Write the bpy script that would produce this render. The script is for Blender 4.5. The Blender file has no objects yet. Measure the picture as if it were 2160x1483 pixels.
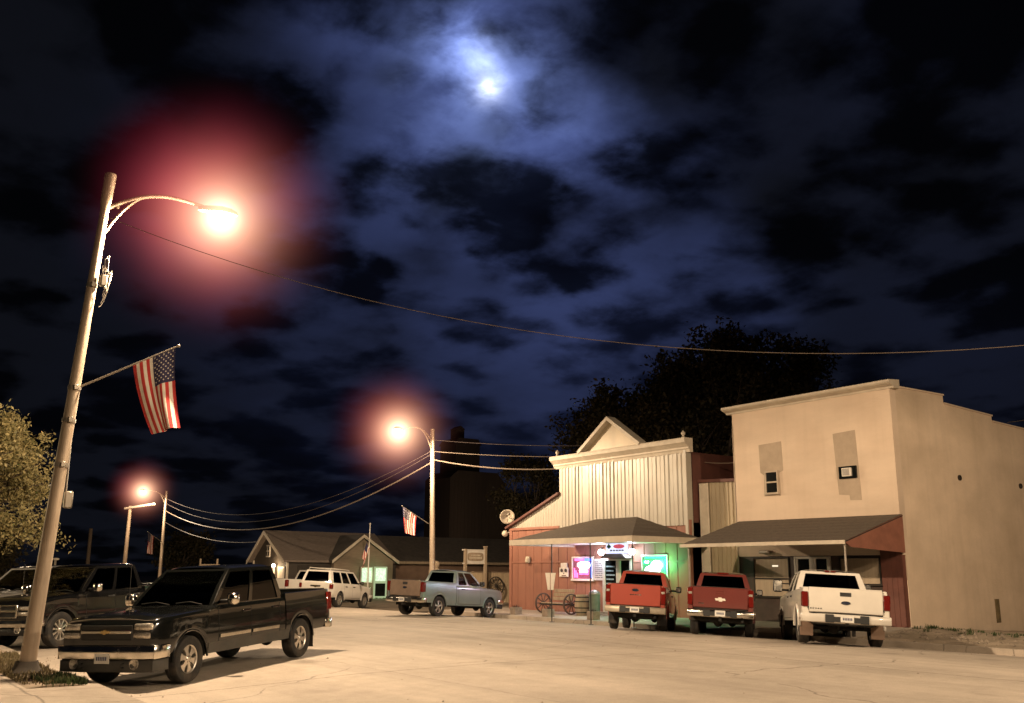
import bpy, math, random
import numpy as np
from mathutils import Vector, Matrix

random.seed(7)
rng = np.random.default_rng(11)
sc = bpy.context.scene
COL = sc.collection
PI = math.pi
rad = math.radians

# ------------------------------------------------------------------ materials
MATS = {}

def lin(r, g, b):
    f = lambda c: ((c / 255) / 12.92) if c / 255 <= 0.04045 else (((c / 255) + 0.055) / 1.055) ** 2.4
    return (f(r), f(g), f(b))

def new_mat(name):
    m = bpy.data.materials.new(name)
    m.use_nodes = True
    nt = m.node_tree
    for n in list(nt.nodes):
        nt.nodes.remove(n)
    out = nt.nodes.new('ShaderNodeOutputMaterial')
    return m, nt, out

def N(nt, kind, **kw):
    n = nt.nodes.new(kind)
    for k, v in kw.items():
        if k.startswith('i_'):
            n.inputs[k[2:].replace('_', ' ')].default_value = v
        else:
            setattr(n, k, v)
    return n

def mat(name, col, rough=0.6, metal=0.0, var=0.2, scale=3.0, stretch=(1, 1, 1), bump=0.0, bscale=40.0,
        coat=0.0, spec=0.5, dirt=0.0, dirtcol=(0.08, 0.06, 0.045), dirtz=None, world=False, streak=0.0):
    """Principled surface whose colour wanders with two noises; dirt mixes a second colour by noise (and by height)."""
    if name in MATS:
        return MATS[name]
    m, nt, out = new_mat(name)
    L = nt.links.new
    b = N(nt, 'ShaderNodeBsdfPrincipled')
    b.inputs['Roughness'].default_value = rough
    b.inputs['Metallic'].default_value = metal
    b.inputs['Coat Weight'].default_value = coat
    b.inputs['Coat Roughness'].default_value = 0.05
    b.inputs['Specular IOR Level'].default_value = spec
    if world:
        tc = N(nt, 'ShaderNodeNewGeometry'); co = tc.outputs['Position']
    else:
        tc = N(nt, 'ShaderNodeTexCoord'); co = tc.outputs['Object']
    mp = N(nt, 'ShaderNodeMapping'); mp.inputs['Scale'].default_value = stretch
    L(co, mp.inputs['Vector'])
    n1 = N(nt, 'ShaderNodeTexNoise'); n1.inputs['Scale'].default_value = scale; n1.inputs['Detail'].default_value = 7; n1.inputs['Roughness'].default_value = 0.62
    L(mp.outputs[0], n1.inputs['Vector'])
    mr = N(nt, 'ShaderNodeMapRange'); mr.inputs[1].default_value = 0.3; mr.inputs[2].default_value = 0.7
    mr.inputs[3].default_value = 1 - var; mr.inputs[4].default_value = 1 + var * 0.6
    L(n1.outputs['Fac'], mr.inputs[0])
    hs = N(nt, 'ShaderNodeHueSaturation'); hs.inputs['Color'].default_value = (*col, 1)
    L(mr.outputs[0], hs.inputs['Value'])
    colout = hs.outputs[0]
    if streak > 0:
        sm = N(nt, 'ShaderNodeMapping'); sm.inputs['Scale'].default_value = (3.2, 3.2, .22); L(co, sm.inputs['Vector'])
        sn = N(nt, 'ShaderNodeTexNoise'); sn.inputs['Scale'].default_value = 1.6; sn.inputs['Detail'].default_value = 6; L(sm.outputs[0], sn.inputs['Vector'])
        sr = N(nt, 'ShaderNodeMapRange'); sr.inputs[1].default_value = .48; sr.inputs[2].default_value = .72; sr.inputs[3].default_value = 1; sr.inputs[4].default_value = 1 - streak; L(sn.outputs['Fac'], sr.inputs[0])
        sw = N(nt, 'ShaderNodeMath', operation='MULTIPLY'); L(mr.outputs[0], sw.inputs[0]); L(sr.outputs[0], sw.inputs[1]); L(sw.outputs[0], hs.inputs['Value'])
    if dirt > 0:
        n2 = N(nt, 'ShaderNodeTexNoise'); n2.inputs['Scale'].default_value = scale * 0.55 + 0.3; n2.inputs['Detail'].default_value = 8
        L(co, n2.inputs['Vector'])
        r2 = N(nt, 'ShaderNodeMapRange'); r2.inputs[1].default_value = 0.45; r2.inputs[2].default_value = 0.75; r2.inputs[3].default_value = 0; r2.inputs[4].default_value = dirt
        L(n2.outputs['Fac'], r2.inputs[0]); fac = r2.outputs[0]
        if dirtz:
            sx = N(nt, 'ShaderNodeSeparateXYZ'); L(co, sx.inputs[0])
            r3 = N(nt, 'ShaderNodeMapRange'); r3.inputs[1].default_value = dirtz[1]; r3.inputs[2].default_value = dirtz[0]; r3.inputs[3].default_value = 0; r3.inputs[4].default_value = dirt
            L(sx.outputs[2], r3.inputs[0])
            mu = N(nt, 'ShaderNodeMath', operation='MULTIPLY_ADD'); L(r3.outputs[0], mu.inputs[0]); L(n2.outputs['Fac'], mu.inputs[1]); mu.inputs[2].default_value = 0
            m2 = N(nt, 'ShaderNodeMath', operation='MULTIPLY'); L(mu.outputs[0], m2.inputs[0]); m2.inputs[1].default_value = 1.7; m2.use_clamp = True
            fac = m2.outputs[0]
        mx = N(nt, 'ShaderNodeMix', data_type='RGBA'); L(fac, mx.inputs[0]); L(colout, mx.inputs[6]); mx.inputs[7].default_value = (*dirtcol, 1)
        colout = mx.outputs[2]
        rr = N(nt, 'ShaderNodeMapRange'); rr.inputs[3].default_value = rough; rr.inputs[4].default_value = 0.8
        L(fac, rr.inputs[0]); L(rr.outputs[0], b.inputs['Roughness'])
        if coat > 0:
            rc = N(nt, 'ShaderNodeMapRange'); rc.inputs[3].default_value = coat; rc.inputs[4].default_value = 0.0
            L(fac, rc.inputs[0]); L(rc.outputs[0], b.inputs['Coat Weight'])
    L(colout, b.inputs['Base Color'])
    if bump > 0:
        n3 = N(nt, 'ShaderNodeTexNoise'); n3.inputs['Scale'].default_value = bscale; n3.inputs['Detail'].default_value = 5
        L(mp.outputs[0], n3.inputs['Vector'])
        bp = N(nt, 'ShaderNodeBump'); bp.inputs['Strength'].default_value = bump; bp.inputs['Distance'].default_value = 0.02
        L(n3.outputs['Fac'], bp.inputs['Height']); L(bp.outputs[0], b.inputs['Normal'])
    L(b.outputs[0], out.inputs[0])
    MATS[name] = m
    return m

def emit(name, col, strength, sample=True, patchy=0.0):
    if name in MATS:
        return MATS[name]
    m, nt, out = new_mat(name)
    e = N(nt, 'ShaderNodeEmission'); e.inputs[0].default_value = (*col, 1); e.inputs[1].default_value = strength
    if patchy:
        tc = N(nt, 'ShaderNodeTexCoord'); n = N(nt, 'ShaderNodeTexNoise'); n.inputs['Scale'].default_value = 9
        nt.links.new(tc.outputs['Object'], n.inputs['Vector'])
        mr = N(nt, 'ShaderNodeMapRange'); mr.inputs[1].default_value = .3; mr.inputs[2].default_value = .7; mr.inputs[3].default_value = strength * (1 - patchy); mr.inputs[4].default_value = strength
        nt.links.new(n.outputs['Fac'], mr.inputs[0]); nt.links.new(mr.outputs[0], e.inputs[1])
    nt.links.new(e.outputs[0], out.inputs[0])
    if not sample:
        m.cycles.emission_sampling = 'NONE'
    MATS[name] = m
    return m

def glass(name, tint=(0.10, 0.11, 0.10), gloss=1.0):
    """Tinted window glass: dark transmission with a fresnel reflection."""
    if name in MATS:
        return MATS[name]
    m, nt, out = new_mat(name)
    L = nt.links.new
    t = N(nt, 'ShaderNodeBsdfTransparent'); t.inputs[0].default_value = (*tint, 1)
    g = N(nt, 'ShaderNodeBsdfGlossy'); g.inputs['Roughness'].default_value = 0.03; g.inputs[0].default_value = (gloss, gloss, gloss, 1)
    fr = N(nt, 'ShaderNodeFresnel'); fr.inputs[0].default_value = 1.5
    mx = N(nt, 'ShaderNodeMixShader'); L(fr.outputs[0], mx.inputs[0]); L(t.outputs[0], mx.inputs[1]); L(g.outputs[0], mx.inputs[2])
    L(mx.outputs[0], out.inputs[0])
    MATS[name] = m
    return m

# ------------------------------------------------------------------ mesh builder
class MB:
    def __init__(s):
        s.v, s.f, s.m = [], [], []

    def add(s, vs, fs, mi=0):
        o = len(s.v)
        s.v += [tuple(p) for p in vs]
        for f in fs:
            s.f.append([i + o for i in f]); s.m.append(mi)
        return s

    def box(s, x0, x1, y0, y1, z0, z1, mi=0):
        x0, x1 = min(x0, x1), max(x0, x1); y0, y1 = min(y0, y1), max(y0, y1); z0, z1 = min(z0, z1), max(z0, z1)
        v = [(x, y, z) for x in (x0, x1) for y in (y0, y1) for z in (z0, z1)]
        return s.add(v, [(0, 1, 3, 2), (4, 6, 7, 5), (0, 4, 5, 1), (2, 3, 7, 6), (0, 2, 6, 4), (1, 5, 7, 3)], mi)

    def cbox(s, x0, x1, y0, y1, z0, z1, c=0.01, mi=0):
        """box with chamfered edges (three crossed slabs joined as one convex hull of 24 points)"""
        x0, x1 = min(x0, x1), max(x0, x1); y0, y1 = min(y0, y1), max(y0, y1); z0, z1 = min(z0, z1), max(z0, z1)
        c = min(c, (x1 - x0) * .45, (y1 - y0) * .45, (z1 - z0) * .45)
        vs = []; idx = {}
        for sx in (0, 1):
            for sy in (0, 1):
                for sz in (0, 1):
                    X = (x0, x1)[sx]; Y = (y0, y1)[sy]; Z = (z0, z1)[sz]
                    dx = c if sx == 0 else -c; dy = c if sy == 0 else -c; dz = c if sz == 0 else -c
                    for k, p in enumerate(((X, Y + dy, Z + dz), (X + dx, Y, Z + dz), (X + dx, Y + dy, Z))):
                        idx[(sx, sy, sz, k)] = len(vs); vs.append(p)
        g = lambda a, k: idx[(a[0], a[1], a[2], k)]
        fs = []
        for k in range(3):
            a, b = [i for i in range(3) if i != k]
            for sgn in (0, 1):
                q = []
                for (p, r) in ((0, 0), (1, 0), (1, 1), (0, 1)):
                    t = [0, 0, 0]; t[k] = sgn; t[a] = p; t[b] = r; q.append(g(t, k))
                fs.append(q)
        for k in range(3):          # edges along axis k
            a, b = [i for i in range(3) if i != k]
            for p in (0, 1):
                for r in (0, 1):
                    t0 = [0, 0, 0]; t0[a] = p; t0[b] = r; t1 = list(t0); t1[k] = 1
                    fs.append([g(t0, a), g(t1, a), g(t1, b), g(t0, b)])
        for sx in (0, 1):
            for sy in (0, 1):
                for sz in (0, 1):
                    fs.append([idx[(sx, sy, sz, k)] for k in range(3)])
        return s.add(vs, fs, mi)

    def prism(s, poly, axis, lo, hi, mi=0):
        """poly in the two other axes (order x,y,z with axis left out)"""
        n = len(poly); vs = []
        for h in (lo, hi):
            for a, b in poly:
                vs.append((h, a, b) if axis == 'x' else (a, h, b) if axis == 'y' else (a, b, h))
        fs = [list(range(n)), list(range(n, 2 * n))[::-1]] + [(i, (i + 1) % n, n + (i + 1) % n, n + i) for i in range(n)]
        return s.add(vs, fs, mi)

    def quad(s, a, b, c, d, mi=0):
        return s.add([a, b, c, d], [(0, 1, 2, 3)], mi)

    def slab(s, a, b, c, d, th, mi=0):
        """thick quad; th is a vector added to make the other face"""
        t = Vector(th); p = [Vector(q) for q in (a, b, c, d)]
        vs = p + [q + t for q in p]
        return s.add(vs, [(0, 1, 2, 3), (7, 6, 5, 4), (0, 4, 5, 1), (1, 5, 6, 2), (2, 6, 7, 3), (3, 7, 4, 0)], mi)

    def grid(s, rows, mi=0, closed=False, mif=None):
        nr, nc = len(rows), len(rows[0]); vs = [p for r in rows for p in r]; o = len(s.v)
        s.v += [tuple(p) for p in vs]
        for i in range(nr - 1):
            for j in range(nc if closed else nc - 1):
                k = (j + 1) % nc
                s.f.append([o + i * nc + j, o + i * nc + k, o + (i + 1) * nc + k, o + (i + 1) * nc + j])
                s.m.append(mif(i, j) if mif else mi)
        return s

    def tube(s, pts, r, n=10, mi=0, cap=True):
        pts = [Vector(p) for p in pts]; rows = []
        prev = None
        for i, p in enumerate(pts):
            t = (pts[min(i + 1, len(pts) - 1)] - pts[max(i - 1, 0)]).normalized()
            if prev is None:
                a = Vector((0, 0, 1)) if abs(t.z) < .9 else Vector((1, 0, 0))
                u = t.cross(a).normalized()
            else:
                u = (prev - t * prev.dot(t)).normalized()
            prev = u; w = t.cross(u)
            rr = r[i] if isinstance(r, (list, tuple)) else r
            rows.append([p + (u * math.cos(2 * PI * k / n) + w * math.sin(2 * PI * k / n)) * rr for k in range(n)])
        o = len(s.v)
        s.grid(rows, mi, closed=True)
        if cap:
            s.f.append([o + k for k in range(n)][::-1]); s.m.append(mi)
            s.f.append([o + (len(pts) - 1) * n + k for k in range(n)]); s.m.append(mi)
        return s

    def lathe(s, prof, c, axis='z', n=24, mi=0, mis=None):
        rows = []
        for r, h in prof:
            row = []
            for k in range(n):
                a = 2 * PI * k / n; p = (r * math.cos(a), r * math.sin(a))
                row.append((c[0] + p[0], c[1] + p[1], c[2] + h) if axis == 'z' else (c[0] + p[0], c[1] + h, c[2] + p[1]) if axis == 'y' else (c[0] + h, c[1] + p[0], c[2] + p[1]))
            rows.append(row)
        return s.grid(rows, mi, closed=True, mif=(lambda i, j: mis[i]) if mis else None)

    def ball(s, c, r, n=14, mi=0, sz=1.0):
        rows = [[(c[0] + r * math.sin(PI * i / n) * math.cos(2 * PI * k / n), c[1] + r * math.sin(PI * i / n) * math.sin(2 * PI * k / n), c[2] + r * sz * math.cos(PI * i / n)) for k in range(n)] for i in range(n + 1)]
        return s.grid(rows, mi, closed=True)

    def build(s, name, mats, parent=None, smooth=None, loc=None, rot=None):
        me = bpy.data.meshes.new(name)
        me.from_pydata(s.v, [], s.f)
        for m in (mats if isinstance(mats, (list, tuple)) else [mats]):
            me.materials.append(m)
        me.polygons.foreach_set('material_index', s.m)
        me.validate(clean_customdata=False)
        import bmesh
        bm = bmesh.new(); bm.from_mesh(me)
        bmesh.ops.remove_doubles(bm, verts=bm.verts, dist=1e-5)
        bmesh.ops.recalc_face_normals(bm, faces=bm.faces)
        bm.to_mesh(me); bm.free()
        if smooth is not None:
            me.polygons.foreach_set('use_smooth', [True] * len(me.polygons))
            me.set_sharp_from_angle(angle=rad(smooth))
        o = bpy.data.objects.new(name, me); COL.objects.link(o)
        if parent is not None:
            o.parent = parent
        if loc: o.location = loc
        if rot: o.rotation_euler = rot
        return o

def fast_mesh(name, verts, quads, m, parent=None, mids=None):
    me = bpy.data.meshes.new(name)
    me.from_pydata(verts.tolist() if hasattr(verts, 'tolist') else verts, [], quads)
    for k in (m if isinstance(m, (list, tuple)) else [m]):
        me.materials.append(k)
    if mids is not None:
        me.polygons.foreach_set('material_index', mids)
    o = bpy.data.objects.new(name, me); COL.objects.link(o)
    if parent is not None:
        o.parent = parent
    return o

def tag(o, label=None, cat=None, group=None, kind=None):
    if label: o['label'] = label
    if cat: o['category'] = cat
    if group: o['group'] = group
    if kind: o['kind'] = kind
    return o

def thing(name, label, cat, loc=(0, 0, 0), rot=(0, 0, 0), group=None):
    o = bpy.data.objects.new(name, None); COL.objects.link(o)
    o.empty_display_size = 0.2
    o.location = loc; o.rotation_euler = rot
    return tag(o, label, cat, group)

# ------------------------------------------------------------------ ground profile (street runs along X, Y points across it)
GP = [(4.0, -.19), (5.2, -.16), (8.0, -.03), (11, .02), (14, .04), (17, .03), (20.3, .01), (21.4, -.015), (22.5, -.09), (24.0, -.19)]
def gz(y):
    if y <= GP[0][0]: return GP[0][1]
    for (a, za), (b, zb) in zip(GP, GP[1:]):
        if y <= b: return za + (zb - za) * (y - a) / (b - a)
    return GP[-1][1]
# ------------------------------------------------------------------ vehicles
RUB = mat('tyre_rubber', (.018, .017, .016), rough=.85, var=.35, scale=9, bump=.4, bscale=60, dirt=.5, dirtcol=(.10, .075, .05))
ALU = mat('wheel_alloy', (.62, .58, .52), rough=.32, metal=.85, var=.15, dirt=.25, dirtcol=(.12, .09, .06))
DARKIN = mat('dark_interior', (.012, .012, .011), rough=.8, var=.3)
UNDER = mat('underbody_black', (.010, .010, .009), rough=.9, var=.4, dirt=.3, dirtcol=(.06, .045, .03))
CHROME = mat('chrome_plating', (.72, .68, .6), rough=.16, metal=1.0, var=.12, scale=6, dirt=.25, dirtcol=(.2, .15, .1))
BLKPLA = mat('black_plastic', (.014, .014, .013), rough=.55, var=.25)
SEAT = mat('seat_fabric', (.05, .045, .04), rough=.9, var=.3)
LENSRED = mat('red_lens', (.13, .010, .007), rough=.12, var=.2, scale=30, coat=1)
LENSCLR = mat('clear_lens', (.55, .5, .42), rough=.1, metal=.5, var=.5, scale=35, coat=1, bump=.6, bscale=45)
PLATE = mat('plate_white', (.62, .6, .55), rough=.4, var=.12, scale=20)
PLATEINK = mat('plate_ink', (.05, .06, .12), rough=.5)
GLS = glass('tinted_window_glass', (.34, .36, .33))
GLSD = glass('privacy_glass', (.05, .055, .05), .45)
GLS2 = glass('clear_window_glass', (.55, .58, .52))
BADGE = mat('badge_gold', (.75, .55, .25), rough=.2, metal=1.0, var=.1)
OVALB = mat('badge_oval_dark', (.02, .025, .05), rough=.25, metal=.3)
SEAM = mat('panel_gap', (.004, .004, .004), rough=.9, var=0)

def wheel(parent, x, y, R, w, style, side):
    t = MB()
    prof = [(R * .60, -w * .40), (R * .72, -w * .47), (R * .88, -w * .49), (R * .965, -w * .43), (R, -w * .32), (R, -w * .11), (R * .985, -w * .09), (R * .985, -w * .04), (R, -w * .02),
            (R, w * .02), (R * .985, w * .04), (R * .985, w * .09), (R, w * .11), (R, w * .32), (R * .965, w * .43), (R * .88, w * .49), (R * .72, w * .47), (R * .60, w * .40)]
    t.lathe(prof, (0, 0, 0), 'y', 40)
    o = t.build('wheel', RUB, parent, smooth=35, loc=(x, y, R))
    r = MB(); rr = R * .62; s = side
    r.lathe([(rr * 1.0, -w * .4), (rr * .95, -w * .2), (rr * .95, s * w * .30), (rr * 1.0, s * w * .40), (rr * 1.03, s * w * .41), (rr * .90, s * w * .33)], (0, 0, 0), 'y', 36)
    r.lathe([(0.001, s * w * .05), (rr * .95, s * w * .05)], (0, 0, 0), 'y', 30, mi=1)
    n = {'six': 6, 'five': 5, 'ten': 10}[style]
    hw = {'six': .46, 'five': .36, 'ten': .15}[style]
    for k in range(n):
        a = 2 * PI * (k + .25) / n
        ca, sa = math.cos(a), math.sin(a)
        def P(rad_, off, h):
            return (ca * rad_ - sa * off, s * w * h, sa * rad_ + ca * off)
        i0, i1, o1 = rr * .18, rr * hw * .42, rr * hw * .75
        pts = [(i0, -i1 * .8), (rr * .55, -i1 * .8), (rr * .93, -o1), (rr * .93, o1), (rr * .55, i1 * .8), (i0, i1 * .8)]
        m = len(pts)
        vs = [P(q[0], q[1], .30 + .06 * (1 - q[0] / rr)) for q in pts] + [P(q[0], q[1], .12) for q in pts]
        r.add(vs, [list(range(m))] + [(i, (i + 1) % m, m + (i + 1) % m, m + i) for i in range(m)])
    r.lathe([(0.001, s * w * .42), (rr * .13, s * w * .42), (rr * .17, s * w * .38), (rr * .26, s * w * .35), (rr * .28, s * w * .14)], (0, 0, 0), 'y', 18)
    for k in range(6):
        a = 2 * PI * k / 6
        r.lathe([(.001, s * w * .38), (rr * .035, s * w * .38), (rr * .04, s * w * .3)], (rr * .21 * math.cos(a), 0, rr * .21 * math.sin(a)), 'y', 6, mi=1)
    r.build('rim', [ALU, UNDER], o, smooth=35)
    return o

def bowtie(mb, x, y, z, w, h, t, mi=0):
    """cross shaped emblem lying in the x plane, thickness t towards x"""
    k = w * .17; e = h * .26; sl = h * .12
    p = [(-w / 2 - sl, -e), (-k - sl * .2, -e), (-k - sl, -h / 2), (k - sl, -h / 2), (k + sl * .2 - sl * .5, -e), (w / 2 - sl, -e), (w / 2 + sl, e), (k + sl * .2, e), (k + sl, h / 2), (-k + sl, h / 2), (-k - sl * .2 + sl * .5, e), (-w / 2 + sl, e)]
    mb.prism([(y + a, z + b) for a, b in p], 'x', x, x + t, mi)

def oval(mb, x, y, z, w, h, t, mi=0, n=20):
    mb.prism([(y + w / 2 * math.cos(2 * PI * k / n), z + h / 2 * math.sin(2 * PI * k / n)) for k in range(n)], 'x', x, x + t, mi)

def vehicle(S):
    g = S.get
    wb, W, R = S['wb'], S['W'], S['R']
    xa = (wb / 2, -wb / 2)
    xf, xb = wb / 2 + S['fo'], -wb / 2 - S['ro']
    belt, zf, zc, roof, sill = S['belt'], S['zf'], S['zc'], S['roof'], S['sill']
    xw, xrf, xrr, xcr = S['xw'], S['xrf'], S['xrr'], S['xcr']
    suv = g('suv', False)
    paint = S['paint']
    root = thing(S['name'], S['label'], S['cat'], group=None)
    Ra = R + .085
    def wof(x):
        d = xf - x
        v = W
        if d < .45: v = W - .09 * (1 - d / .45) ** 2
        if suv and x - xb < .3: v = W - .05 * (1 - (x - xb) / .3) ** 2
        return v
    def cof(z):
        return .055 * ((z - .78) / .5) ** 2 if z > .78 else .03 * ((.78 - z) / .4) ** 2
    def zb(x):
        b = sill + (.08 if x > xa[0] or x < xa[1] else 0)
        for a in xa:
            d = abs(x - a)
            if d < Ra: b = max(b, R + math.sqrt(Ra * Ra - d * d))
        return b
    def zt(x):
        if x > xw:
            t = max(0.0, (xf - x) / (xf - xw))
            z = zf + (zc - zf) * t ** .8
            d = xf - x
            if d < .22: z -= .12 * (1 - d / .22) ** 2
            return z
        return belt
    def stations(x0, x1, extra=()):
        xs = set(np.round(np.linspace(x0, x1, 30), 4).tolist()) | {round(e, 4) for e in extra}
        for a in xa:
            for k in range(17):
                v = a + Ra * math.cos(PI * k / 16)
                if min(x0, x1) < v < max(x0, x1): xs.add(round(v, 4))
        return sorted(xs, reverse=True)
    def side(x, flip):
        w = wof(x); b = zb(x); T = zt(x); sh = T - .05
        pts = [(w - .17, b + .0), (w - .02 - cof(b), b)]
        for k in range(1, 8):
            z = b + (sh - b) * k / 7
            y = w - cof(z)
            if abs(z - .95) < .05: y -= .006
            pts.append((y, z))
        pts += [(w - cof(sh) - .022, T - .016), (w - cof(sh) - .06, T)]
        return pts
    # body: hood, fenders, doors
    rear = xb if suv else xcr
    rows = []
    xs = stations(xf, rear, (xf - .02, xf - .06, xf - .12, xf - .2, xw))
    for x in xs:
        p = side(x, 1); T = zt(x); crown = .035 if x > xw else .0
        half = [(x, y, z) for y, z in p]
        yl = p[-1][0]
        top = []
        for q in (.8, .55, .3, .0):
            bulge = crown * (1 - q * q) + (.012 if (x > xw and q < .6) else 0)
            top.append((x, yl * q, T + bulge))
        left = half + top
        rows.append(left + [(a, -b, c) for a, b, c in left[-2::-1]])
    mb = MB()
    nrow = len(rows[0]); nside = 11
    def mif(i, j):
        inner = nside - 1 <= j < nrow - nside
        return 1 if inner and xs[i + 1] < xw - .02 else 0
    mb.grid(rows, mif=mif)
    for e in (0, len(rows) - 1):
        mb.add(rows[e], [list(range(nrow))], 0)
    # arch lips
    for a in xa:
        if suv or a == xa[0]:
            for sg in (1, -1):
                mb.tube([(a + (Ra + .005) * math.cos(PI * k / 14), sg * (W - .02), R + (Ra + .005) * math.sin(PI * k / 14)) for k in range(15)], .022, 6)
    mb.build('body', [paint, DARKIN], root, smooth=32)
    # shutlines and mouldings that follow the side
    def strip(m, x0, x1, z0, z1, off, sg, mi=0, n=6):
        rows = []
        for i in range(n + 1):
            x = x0 + (x1 - x0) * i / n
            rows.append([(x, sg * (wof(x) - cof(z0 + (z1 - z0) * j / 5) + off), z0 + (z1 - z0) * j / 5) for j in range(6)])
        m.grid(rows, mi)
        m.quad(*[(p[0], p[1], p[2]) for p in (rows[0][0], rows[-1][0])], (x1, sg * (W - .08), z0), (x0, sg * (W - .08), z0), mi)
        m.quad(*[(p[0], p[1], p[2]) for p in (rows[0][-1], rows[-1][-1])], (x1, sg * (W - .08), z1), (x0, sg * (W - .08), z1), mi)
    seams = S['seams']
    m = MB()
    for sg in (1, -1):
        for x in seams: strip(m, x - .006, x + .006, sill + .05, belt - .07, .0025, sg)
        strip(m, seams[-1], seams[0], sill + .055, sill + .067, .0025, sg)
    m.build('door_seam', SEAM, root)
    if g('moulding'):
        for sg in (1, -1):
            m = MB()
            for a, b in zip(seams, seams[1:]):
                strip(m, b + .04, a - .04, .66, .715, .014, sg)
            m.build('side_moulding', S['moulding'], root, smooth=40)
    if g('lower'):
        for sg in (1, -1):
            m = MB(); strip(m, xa[1] + Ra + .02, xa[0] - Ra - .02, sill - .02, sill + .16, .006, sg)
            m.build('rocker_panel', S['lower'], root, smooth=40)
    for sg in (1, -1):
        for x in S['handles']:
            m = MB(); m.cbox(x - .11, x + .11, sg * (W - cof(belt - .12) - .03), sg * (W - cof(belt - .12) + .035), belt - .165, belt - .12, .012)
            m.build('door_handle', S['handlemat'], root, smooth=40)
    # greenhouse
    yb = W - cof(belt - .05) - .055; yr = W - .27
    def patch(P00, P10, P11, P01, bulge):
        P00, P10, P11, P01 = map(Vector, (P00, P10, P11, P01)); bl = Vector(bulge)
        def f(s, t):
            return (P00 * (1 - s) + P10 * s) * (1 - t) + (P01 * (1 - s) + P11 * s) * t + bl * (4 * t * (1 - t)) * .6
        nrm = (P10 - P00).cross(P01 - P00).normalized()
        if nrm.dot(bl) < 0: nrm = -nrm
        return f, nrm
    def sl(m, f, nrm, s0, s1, t0, t1, th, off=0., mi=0, ns=4, nt_=4):
        out, inn = [], []
        for i in range(ns + 1):
            s = s0 + (s1 - s0) * i / ns
            out.append([f(s, t0 + (t1 - t0) * j / nt_) + nrm * off for j in range(nt_ + 1)])
            inn.append([p - nrm * th for p in out[-1]])
        m.grid(out, mi); m.grid(inn, mi)
        b = [out[i][0] for i in range(ns + 1)]; c = [inn[i][0] for i in range(ns + 1)]; m.grid([b, c], mi)
        b = [out[i][-1] for i in range(ns + 1)]; c = [inn[i][-1] for i in range(ns + 1)]; m.grid([b, c], mi)
        m.grid([out[0], inn[0]], mi); m.grid([out[-1], inn[-1]], mi)
    z0, z1 = belt - .012, roof - .035
    cab = MB(); wins = []
    for sg in (1, -1):
        f, nn = patch((xw, sg * yb, z0), (xcr, sg * yb, z0), (xrr, sg * yr, z1), (xrf, sg * yr, z1), (0, sg * .025, 0))
        sp = S['splits']; ed = [0] + [v for ab in sp for v in ab] + [1]
        for a, b in zip(ed[0::2], ed[1::2]): sl(cab, f, nn, a, b, 0, 1, .05)
        for a, b in sp:
            sl(cab, f, nn, a, b, .90, 1, .05); sl(cab, f, nn, a, b, 0, .05, .05)
            w_ = MB(); sl(w_, f, nn, a + .001, b - .001, .051, .899, .006, -.018); wins.append(('side_window', w_))
    f, nn = patch((xw, yb, z0), (xw, -yb, z0), (xrf, -yr, z1), (xrf, yr, z1), (.06, 0, .02))
    for a, b in ((0, .045), (.955, 1)): sl(cab, f, nn, a, b, 0, 1, .04)
    sl(cab, f, nn, .045, .955, .93, 1, .04); sl(cab, f, nn, .045, .955, 0, .03, .04)
    w_ = MB(); sl(w_, f, nn, .046, .954, .031, .929, .006, -.008, ns=8); wins.append(('windshield', w_))
    f, nn = patch((xcr, yb, z0), (xcr, -yb, z0), (xrr, -yr, z1), (xrr, yr, z1), (-.03, 0, .0))
    for a, b in ((0, .085), (.915, 1)): sl(cab, f, nn, a, b, 0, 1, .04)
    sl(cab, f, nn, .085, .915, .88, 1, .04); sl(cab, f, nn, .085, .915, 0, .1, .04)
    w_ = MB(); sl(w_, f, nn, .086, .914, .101, .879, .006, -.012); wins.append(('rear_window', w_))
    # roof skin
    rows = []
    for i in range(13):
        t = i / 12; x = xrf + .01 + (xrr - xrf - .02) * t
        drop = .03 * (max(0, .15 - t) / .15) ** 2 + .02 * (max(0, t - .9) / .1) ** 2
        row = []
        for j in range(13):
            q = -1 + 2 * j / 12; y = yr * q * 1.0
            row.append((x, y, roof - drop + .022 * (1 - q * q) - .035 * abs(q) ** 8))
        rows.append(row)
    cab.grid(rows)
    cab.build('cab', paint, root, smooth=35)
    for nm, w_ in wins:
        w_.build(nm, S.get('clear', GLS2) if nm == 'windshield' else S.get('tint', GLS), root, smooth=40)
    if g('cablight'):
        for y in g('cablight'):
            m = MB(); m.cbox(xrr + .02, xrr - .05, y - .06, y + .06, roof - .045, roof - .005, .008)
            m.build('brake_light', LENSRED, root)
    # interior
    for y in (.42, -.42):
        m = MB(); m.cbox(xw - 1.15, xw - 1.0, y - .25, y + .25, belt - .35, belt + .2, .06); m.cbox(xw - 1.14, xw - 1.04, y - .12, y + .12, belt + .24, belt + .42, .04)
        m.tube([(xw - 1.09, y, belt + .1), (xw - 1.09, y, belt + .3)], .02, 6)
        m.build('seat', SEAT, root, smooth=40)
    m = MB(); m.cbox(xw - .05, xw - .42, -yb + .05, yb - .05, belt - .1, belt + .05, .05)
    m.lathe([(.18, -.012), (.195, 0), (.18, .012), (.165, 0), (.18, -.012)], (xw - .55, .42, belt + .03), 'x', 20)
    m.build('dashboard', DARKIN, root, smooth=40)
    # underbody
    m = MB(); m.box(xf - .35, xb + .25, -(W - .3), W - .3, sill - .06, sill + .12)
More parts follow.
